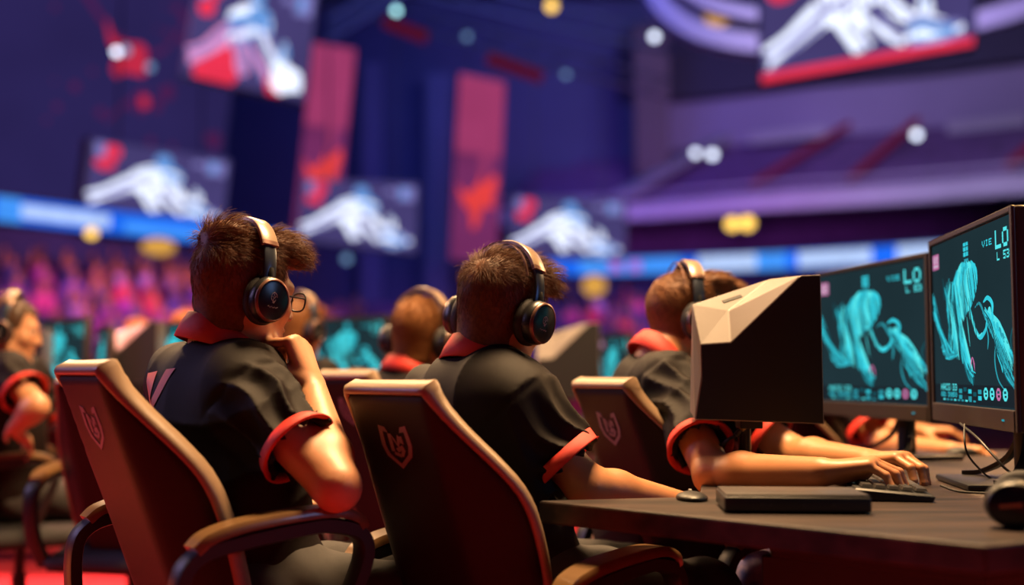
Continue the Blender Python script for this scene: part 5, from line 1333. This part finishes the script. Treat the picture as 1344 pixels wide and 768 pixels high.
pl = empty('plug_cable', at(975, 560, 2.56)); tag(pl, 'cable with a gold plug dangling under the faceted monitor shell', 'cable')
m = MB(); m.tube(spline([at(988, 552, 2.56), at(978, 560, 2.55), at(966, 572, 2.55)], 4), .0075, 10); m.build('plug', M['stand'], pl, True, True)
m = MB(); m.tube([at(981, 556.5, 2.545), at(973, 564, 2.54)], .0062, 12); m.build('plug_collar', M['gold'], pl, True, True)
m = MB(); m.tube(spline([at(966, 572, 2.55), at(952, 580, 2.56), at(942, 600, 2.6), V(.535, 2.66, DZ - .05), V(.545, 2.7, .6)], 6), .0035, 8); m.build('lead', M['cable'], pl, True, True)

# ------------------------------------------------------------------ chairs
def chair_at(px, py, Y, yaw, label, lift=0.0, arm_h=.70, **k):
    """places a chair by the top of its back; yaw in degrees, 0 = facing away from the viewer"""
    t = at(px, py, Y); y = R(yaw); d = V(math.sin(y), math.cos(y), 0)
    return make_chair('gaming_chair', label, (t.x + d.x * .39, t.y + d.y * .39, 0), y, lift, arm_h, **k)
chair_at(98, 470, 2.10, 51, 'brown gaming chair with red glow on its edge, holding the chin-resting player', lift=.004, arm_h=.715, arm_x=.265, arm_y=-.05)
chair_at(501, 500, 2.13, 44, 'brown gaming chair with shield emblem, nearest to the desk corner, at centre', lift=-.033, arm_h=.665)
chair_at(783, 500, 2.78, 61, 'brown gaming chair with shield emblem, behind the desk, holding the typing player', lift=-.03, arm_h=.66)
chair_at(114, 499, 3.55, 14, 'dim dark gaming chair half hidden behind the red-edged chair', lift=-.03)
chair_at(-118, 520, 4.25, 68, 'dark gaming chair at the left picture edge, holding the profile player', lift=-.02)
chair_at(998, 515, 3.82, 48, 'dark gaming chair seen below the faceted monitor shell', lift=-.06)
chair_at(448, 505, 3.44, 40, 'dim gaming chair of the fair-haired player, glimpsed left of the centre chair', lift=-.01)

# ------------------------------------------------------------------ the players
def hs(label, p, **k): return make_headset(label, p[1], p[2], p[3], **k)
p1 = make_person('person', 'player resting his chin on his fist, in glasses and black jersey with red collar', dict(
    pelvis=(-.53, 2.36, .575), neck=at(291, 447, 2.355), head=at(321, 386, 2.36), yaw=47, pitch=-8, roll=3, yaw_t=42, yaw_l=60, hs=1.02, ground=0, wide=.93,
    arms={'R': dict(s=at(320, 516, 2.235), e=at(441, 638, 2.11), w=at(409, 510, 2.31), d=V(-.36, .22, .9), n=V(-.84, .36, -.2), fine=2, sleeve=.62, sw=1.04, curls=[(66, 50, 40), (72, 66, 45), (76, 78, 45), (80, 84, 45)], thumb=[(.75, .35, .45), (.80, .0, .60), (.75, -.1, .65)]),
          'L': dict(s=at(238, 505, 2.45), e=(-.74, 2.60, .76), w=(-.60, 2.74, .70), d=V(.7, .3, -.05), n=V(0, 0, -1), fine=False, sleeve=.72)},
    hair=dict(mat=M['hair'], n=10000, top=.044, side=.017, rad=.00045, lift=.5, seed=3, lumps=((0, .055, .105, .062, .055, .034), (0, .092, .090, .045, .030, .022), (.01, -.055, .118, .034, .030, .022), (-.02, -.075, .100, .03, .03, .03))),
    skin=M['skin2'], mark=(-.062, -.105, .060), mark_shape=(((-.75, .98), (-.28, 1.0), (.16, -.45), (-.12, -.45)), ((.42, 1.0), (1.12, .98), (.14, -.62), (.0, -.30)), ((.0, -.42), (.2, -.5), (.8, -1.6), (.4, -1.6)), ((-.1, -.4), (.1, -.5), (-.4, -1.6), (-.8, -1.6))), phase=.6, folds=1.5, hand=1.12, shirt_res=.75))
hs('black headset with tan band on the chin-resting player', p1, strap=False)
make_glasses('black framed eyeglasses on the chin-resting player', *p1[1:4])
p2 = make_person('person', 'player in black jersey with red collar sitting at the desk corner, seen from behind', dict(
    pelvis=(-.02, 2.44, .58), neck=at(634, 474, 2.49), head=at(659, 412, 2.50), yaw=42, pitch=-12, roll=6, yaw_t=36, yaw_l=58, hs=1.03, wide=.98,
    arms={'R': dict(s=at(670, 527, 2.38), e=at(772, 640, 2.345), w=at(893, 662, 2.46), d=V(.6, .55, -.12), n=V(-.2, -.2, -1), fine=True, sleeve=.74, sw=1.12, curl=(25, 30, 20)),
          'L': dict(s=at(566, 526, 2.62), e=(-.14, 2.86, .80), w=(.06, 3.00, .79), d=V(.8, .5, -.05), n=V(0, 0, -1), fine=False, sleeve=.72)},
    hair=dict(mat=M['hair'], n=10500, top=.046, side=.018, rad=.00045, lift=.85, seed=8, lumps=((0, .06, .100, .06, .05, .030), (0, .105, .080, .045, .026, .018)), crown=(.0, -.07, .10)),
    mark=(-.03, -.215, .06), phase=2.1, folds=1.5, shirt_res=.75, hand=1.06))
hs('black headset with tan band on the player at the desk corner', p2)
p3 = make_person('person', 'player typing on the keyboard, face hidden behind the faceted monitor shell', dict(
    hunch=.3, pelvis=(.36, 3.03, .57), neck=at(866, 474, 2.985), head=at(905, 421, 3.03), yaw=80, pitch=-4, roll=-4, yaw_t=72, yaw_l=72, hs=1.04, res=1.15,
    arms={'R': dict(s=(.385, 2.83, .978), e=at(937, 622, 2.54), w=at(1077, 620, 2.30), d=V(.95, -.20, .14), n=V(-.05, -.1, -1), fine=2, sleeve=.74, sw=1.0, curls=[(26, 44, 30), (30, 46, 30), (34, 44, 30), (38, 38, 26)], spread=2.4, thumb=[(.70, .45, .40), (.85, .15, .45), (.9, .0, .35)]),
          'L': dict(s=at(930, 512, 3.08), e=at(1043, 597, 2.93), w=at(1138, 606, 2.62), d=V(.55, -.80, .10), n=V(0, 0, -1), fine=2, sleeve=.76, curls=[(28, 50, 36), (30, 52, 36), (34, 52, 34), (38, 46, 30)], spread=1.4)},
    hair=dict(mat=M['hair_b'], n=5000, top=.032, side=.014, rad=.0006, lift=.35, seed=5, lumps=((0, .06, .100, .06, .055, .030), (0, .115, .088, .042, .032, .018))),
    mark=(-.02, -.16, .065), folds=1.1, phase=4.0, hand=1.14))
hs('black headset with cream band on the typing player', p3)
p4 = make_person('person', 'fair-haired player with headset, seen between the two nearest players', dict(
    pelvis=(-.30, 3.72, .55), neck=at(536, 490, 3.70), head=at(553, 443, 3.72), yaw=32, pitch=-6, roll=4, yaw_t=34, yaw_l=40, res=1.6, shirt_res=1.6, hs=1.04,
    arms={'R': dict(s=at(590, 520, 3.62), e=(-.06, 3.75, .78), w=(.08, 3.98, .79), d=V(.5, .8, 0), n=V(0, 0, -1), fine=False), 'L': dict(s=at(468, 512, 3.84), e=(-.48, 4.04, .78), w=(-.28, 4.15, .79), d=V(.7, .6, 0), n=V(0, 0, -1), fine=False)},
    hair=dict(mat=M['hair_g'], n=5000, top=.024, side=.014, rad=.0007, lift=.7, seed=4), skin=M['skin2'], phase=1.0))
hs('black headset with tan band on the fair-haired player', p4)
p5 = make_person('person', 'player in profile with headset at the left picture edge', dict(
    pelvis=(-1.90, 4.42, .54), neck=at(0, 472, 4.26), head=at(14, 434, 4.28), yaw=78, pitch=-10, roll=0, yaw_t=66, yaw_l=70, res=1.6, shirt_res=1.6, hs=1.0,
    arms={'R': dict(s=at(10, 489, 4.08), e=at(48, 534, 3.98), w=at(18, 562, 4.0), d=V(.1, .5, -.3), n=V(-.5, 0, -1), fine=False, sleeve=.62, sw=1.1), 'L': dict(s=(-1.90, 4.48, 1.0), e=(-1.72, 4.58, .78), w=(-1.46, 4.58, .8), d=V(.9, .1, 0), n=V(0, 0, -1), fine=False)},
    hair=dict(mat=M['hair_d'], n=1500, top=.03, side=.014, rad=.0008, lift=.4, seed=6), skin=M['skin2'], phase=3.0))
hs('black headset with tan band on the profile player at the left edge', p5)
p7 = make_person('person', 'player behind the large monitors, one bare forearm reaching to the far mouse', dict(
    pelvis=(1.08, 4.12, .53), neck=at(1030, 480, 4.02), head=at(1036, 424, 4.06), yaw=62, pitch=-6, roll=0, yaw_t=70, yaw_l=70, res=1.5, shirt_res=1.5,
    arms={'R': dict(s=at(1096, 508, 3.84), e=at(1160, 585, 3.70), w=at(1245, 591, 3.47), d=V(.92, -.25, -.04), n=V(0, -.1, -1), fine=True, curl=(22, 32, 22), sleeve=.72), 'L': dict(s=(1.06, 4.22, .95), e=(1.25, 4.15, .80), w=(1.42, 3.98, .80), d=V(.8, -.5, 0), n=V(0, 0, -1), fine=False)},
    hair=dict(mat=M['hair_d'], n=800, top=.03, side=.014, rad=.0008, lift=.4, seed=9), phase=5.0))
hs('black headset on the player behind the large monitors', p7)
def back_head(px, py, Y, yaw, label, mat, seed, headset=None):
    h = at(px, py, Y); y = R(yaw); f = V(math.sin(y), math.cos(y), 0); r = V(math.cos(y), -math.sin(y), 0)
    n_ = h - f * .03 - V(0, 0, .12); pe = h - f * .08; pe.z = .54
    p = make_person('person', label, dict(pelvis=pe, neck=n_, head=h, yaw=yaw, pitch=-8, roll=0, yaw_t=yaw, yaw_l=yaw, res=2.0, shirt_res=2.0,
        arms={'R': dict(s=n_ + r * .19 - V(0, 0, .08), e=n_ + r * .24 + f * .12 - V(0, 0, .30), w=n_ + r * .16 + f * .36 - V(0, 0, .29), d=f, n=V(0, 0, -1), fine=False), 'L': dict(s=n_ - r * .19 - V(0, 0, .08), e=n_ - r * .24 + f * .12 - V(0, 0, .30), w=n_ - r * .16 + f * .36 - V(0, 0, .29), d=f, n=V(0, 0, -1), fine=False)},
        hair=dict(mat=mat, n=700, top=.03, side=.014, rad=.001, lift=.4, seed=seed), phase=seed))
    if headset: hs(headset, p)
    return p
back_head(393, 432, 4.62, 40, 'brown-haired player behind the fist of the chin-resting player', M['hair_b'], 12, 'dark headset on the brown-haired player behind the fist')
back_head(182, 441, 7.4, 30, 'player whose hair tops the faceted shell behind the red-edged chair', M['hair_g'], 13)
back_head(246, 433, 7.0, 35, 'player whose hair shows behind the collar of the chin-resting player', M['hair_g'], 14)
back_head(412, 424, 7.2, 30, 'fair-haired player furthest back beyond the fist', M['hair_g'], 15)

# ------------------------------------------------------------------ the row of desks further back
fdk = empty('long_desk', (-1.2, 6.1, 0)); tag(fdk, 'long dark desk carrying the further row of monitors', 'desk')
m = MB(); m.box((-1.0, 6.15, DZ - .02), (5.2, .9, .04)); m.build('desk_top', M['desk'], fdk, False, True, bevel=.004)
lg = at(115, 750, 5.77); 
for x in (lg.x, -.9, .4, 1.5, -3.4): MB().box((x, 5.80, .369), (.075, .06, .738)).build('leg', M['shell'], fdk, False, True, bevel=.004)
m = MB(); m.box((-1.0, 6.5, .45), (5.1, .03, .5)); m.build('modesty_panel', M['black_plastic'], fdk, False, True)
G2 = 'monitors on the further desks'
def far_mon(x0, x1, py_top, Y0, Y1, label):
    a, b = at(x0, 490, Y0), at(x1, 490, Y1); zt = 1 + (HOR - py_top) * (Y0 + Y1) / 2 / F_PX
    make_monitor('monitor', label, (a.x, a.y), (b.x, b.y), zt - .435, zt, G2, DZ)
far_mon(412, 507, 416, 6.35, 5.90, 'blurred monitor with cyan picture between the chin-resting player and the fair-haired player')
far_mon(45, 112, 419, 6.3, 5.85, 'blurred monitor with cyan picture at the left, beside the profile player')
far_mon(127, 142, 430, 6.35, 5.85, 'blurred monitor seen almost edge on, left of the pale faceted shell')
far_mon(201, 262, 422, 6.4, 5.9, 'blurred monitor with cyan picture right of the pale faceted shell')
far_mon(788, 826, 438, 6.3, 5.95, 'blurred monitor glimpsed between the centre shell and the typing player')
def far_shell(px, py, Y, rz, label, s=1.0):
    make_faceted('shell_monitor', label, Matrix.Translation(at(px, py, Y)) @ Matrix.Rotation(R(rz), 4, 'Z') @ Matrix.Scale(s, 4), DZ, 'faceted monitor shells')
far_shell(747, 524, 5.9 - .45, -6, 'faceted monitor shell with lit top, behind the player at the desk corner', 1.12)
far_shell(173, 503, 5.95, 0, 'pale faceted monitor shell behind the red-edged chair', 1.0)
far_shell(24, 512, 6.0, 0, 'dark faceted monitor shell just right of the profile player', 1.0)
# a desk for the fair-haired player and the one behind the large monitors stands under their forearms
d2 = empty('side_desk', (.065, 4.38, 0)); tag(d2, 'dark desk in front of the fair-haired player', 'desk')
m = MB(); m.box((.065, 4.38, DZ - .02), (1.37, .8, .04)); m.build('desk_top', M['desk'], d2, False, True, bevel=.004)
for x in (-.56, .69):
    for y in (4.04, 4.72): MB().box((x, y, .369), (.05, .05, .738)).build('leg', M['stand'], d2, False, True, bevel=.003)
ms2 = empty('mouse', at(1262, 601, 3.43)); p = at(1262, 600, 3.42); ms2.location = (p.x, p.y, DZ); ROOTM[ms2.name] = Matrix.Translation((p.x, p.y, DZ)); tag(ms2, 'black mouse under the hand of the player behind the large monitors', 'mouse')
fd = Field(axis(p.x - .06, p.x + .06, .004), axis(p.y - .06, p.y + .06, .004), axis(DZ - .01, DZ + .05, .004)); fd.ell((p.x, p.y, DZ + .004), (.048, .030, .022), None, 0); fd.d = np.maximum(fd.d, np.float32(DZ + .001) - fd.grid()[2]); v, f = fd.mesh(); obj('shell', v, f, M['black_plastic'], ms2, True, True)

# patterned bag on the floor under the near desk
M['pattern'] = pm('patterned_cloth', (0.03, 0.05, 0.30), .8, scale=16, stretch=(1, 1, 1), col2=(0.62, 0.45, 0.50), bump=.2)
bg = empty('tote_bag', (.585, 2.74, 0)); tag(bg, 'blue and pale patterned bag standing under the near desk', 'bag')
fd = Field(axis(.45, .72, .006), axis(2.60, 2.88, .006), axis(-.02, .66, .008))
fd.cone((.54, 2.74, .08), (.63, 2.74, .08), .070, .070, .0); fd.cone((.55, 2.74, .5), (.62, 2.74, .5), .055, .055, .30); fd.cone((.585, 2.74, .1), (.585, 2.74, .54), .085, .062, .06)
X, Y, Z = fd.grid(); fd.d -= (.004 * np.sin(40 * Z + 3 * np.sin(30 * X))).astype(np.float32); fd.d = np.maximum(fd.d, np.float32(.004) - Z)
v, f = fd.mesh(); obj('bag_body', v, f, M['pattern'], bg, True, True)
for y in (2.70, 2.78):
    m = MB(); m.tube(spline([(.54, y, .55), (.545, y, .61), (.585, y, .64), (.625, y, .61), (.63, y, .55)], 5), .006, 8); m.build('handle', M['red'], bg, True, True)
# ------------------------------------------------------------------ light, camera
def area(name, loc, target, size, power, col, size_y=None, spread=180):
    l = bpy.data.lights.new(name, 'AREA'); l.shape = 'RECTANGLE'; l.size = size; l.size_y = size_y or size; l.energy = power; l.color = col; l.spread = R(spread)
    o = bpy.data.objects.new(name, l); COL.objects.link(o); o.location = loc; o.rotation_euler = (Vector(target) - Vector(loc)).to_track_quat('-Z', 'Y').to_euler(); return o
def spot(name, loc, target, power, col, angle=50, r=.15, blend=.6):
    l = bpy.data.lights.new(name, 'SPOT'); l.energy = power; l.color = col; l.spot_size = R(angle); l.spot_blend = blend; l.shadow_soft_size = r
    o = bpy.data.objects.new(name, l); COL.objects.link(o); o.location = loc; o.rotation_euler = (Vector(target) - Vector(loc)).to_track_quat('-Z', 'Y').to_euler(); return o
WARM = (1.0, .62, .30)
area('stage_key_light', (.4, 3.2, 4.4), (.1, 2.6, .9), 1.1, 600, WARM, .8)
area('stage_key_light_far', (-1.2, 6.8, 4.6), (-.9, 5.4, .9), 1.6, 300, WARM)
spot('stage_back_light', (2.8, 5.4, 3.0), (.3, 2.5, .9), 330, (1.0, .56, .24), 46, .2)
spot('red_edge_light', (-1.42, 2.38, .52), (-.75, 2.1, .75), 3.6, (1.0, .16, .04), 120, .12)
spot('red_front_fill', (-1.2, -1.6, 2.2), (-.2, 2.5, .95), 4, (1.0, .09, .035), 34, .4)  # unseen red fill, added to redden the shaded necks
spot('stage_rim_left', (-2.6, 5.6, 3.0), (-.4, 2.4, 1.1), 260, (1.0, .60, .32), 44, .2)
area('lavender_side_light', (-5.0, 3.4, 3.0), (0, 2.6, .9), 1.5, 60, (.62, .48, 1.0))
spot('blue_side_light', (3.2, .8, 2.0), (.1, 2.3, .8), 30, (.30, .50, 1.0), 40, .4)
# arena washes
area('crowd_wash_left', (-7, 22, 10), (-8, 29, 2), 5, 560, (1.0, .34, .80), spread=80)
area('arena_blue_wash', (-1, 28, 13), (0, 47, 7), 9, 1000, (.16, .20, 1.0), spread=110)
area('upper_tier_wash', (10, 24, 14), (12, 42, 8), 6, 980, (.70, .58, 1.0), spread=100)
area('crowd_wash_right', (5, 26, 4.6), (5, 39, 2.8), 4, 420, (.75, .20, .80), spread=90)
area('carpet_wash', (-2.6, 5.6, 5.2), (-2.6, 6.4, 0), 1.2, 170, (1.0, .35, .30), spread=60)
w = bpy.data.worlds.new('arena_air'); SC.world = w; w.use_nodes = True
w.node_tree.nodes['Background'].inputs[0].default_value = (.10, .07, .22, 1); w.node_tree.nodes['Background'].inputs[1].default_value = .035
cam = bpy.data.cameras.new('camera'); co = bpy.data.objects.new('camera', cam); COL.objects.link(co); SC.camera = co
co.location = (0, 0, CAM_Z); co.rotation_euler = (R(90) + math.atan((HOR - PY0) / F_PX), 0, 0)
cam.sensor_width = 36; cam.sensor_fit = 'HORIZONTAL'; cam.lens = F_PX / 1344 * 36; cam.clip_start = .05; cam.clip_end = 300
cam.dof.use_dof = True; cam.dof.focus_distance = 2.34; cam.dof.aperture_fstop = cam.lens / 1000 / .037; cam.dof.aperture_blades = 0
SC.view_settings.view_transform = 'Standard'; SC.view_settings.look = 'None'; SC.view_settings.gamma = 1; SC.view_settings.use_curve_mapping = False
SC.view_settings.exposure = 0.0
SC.cycles.use_denoising = True; SC.cycles.max_bounces = 6; SC.cycles.sample_clamp_indirect = 6
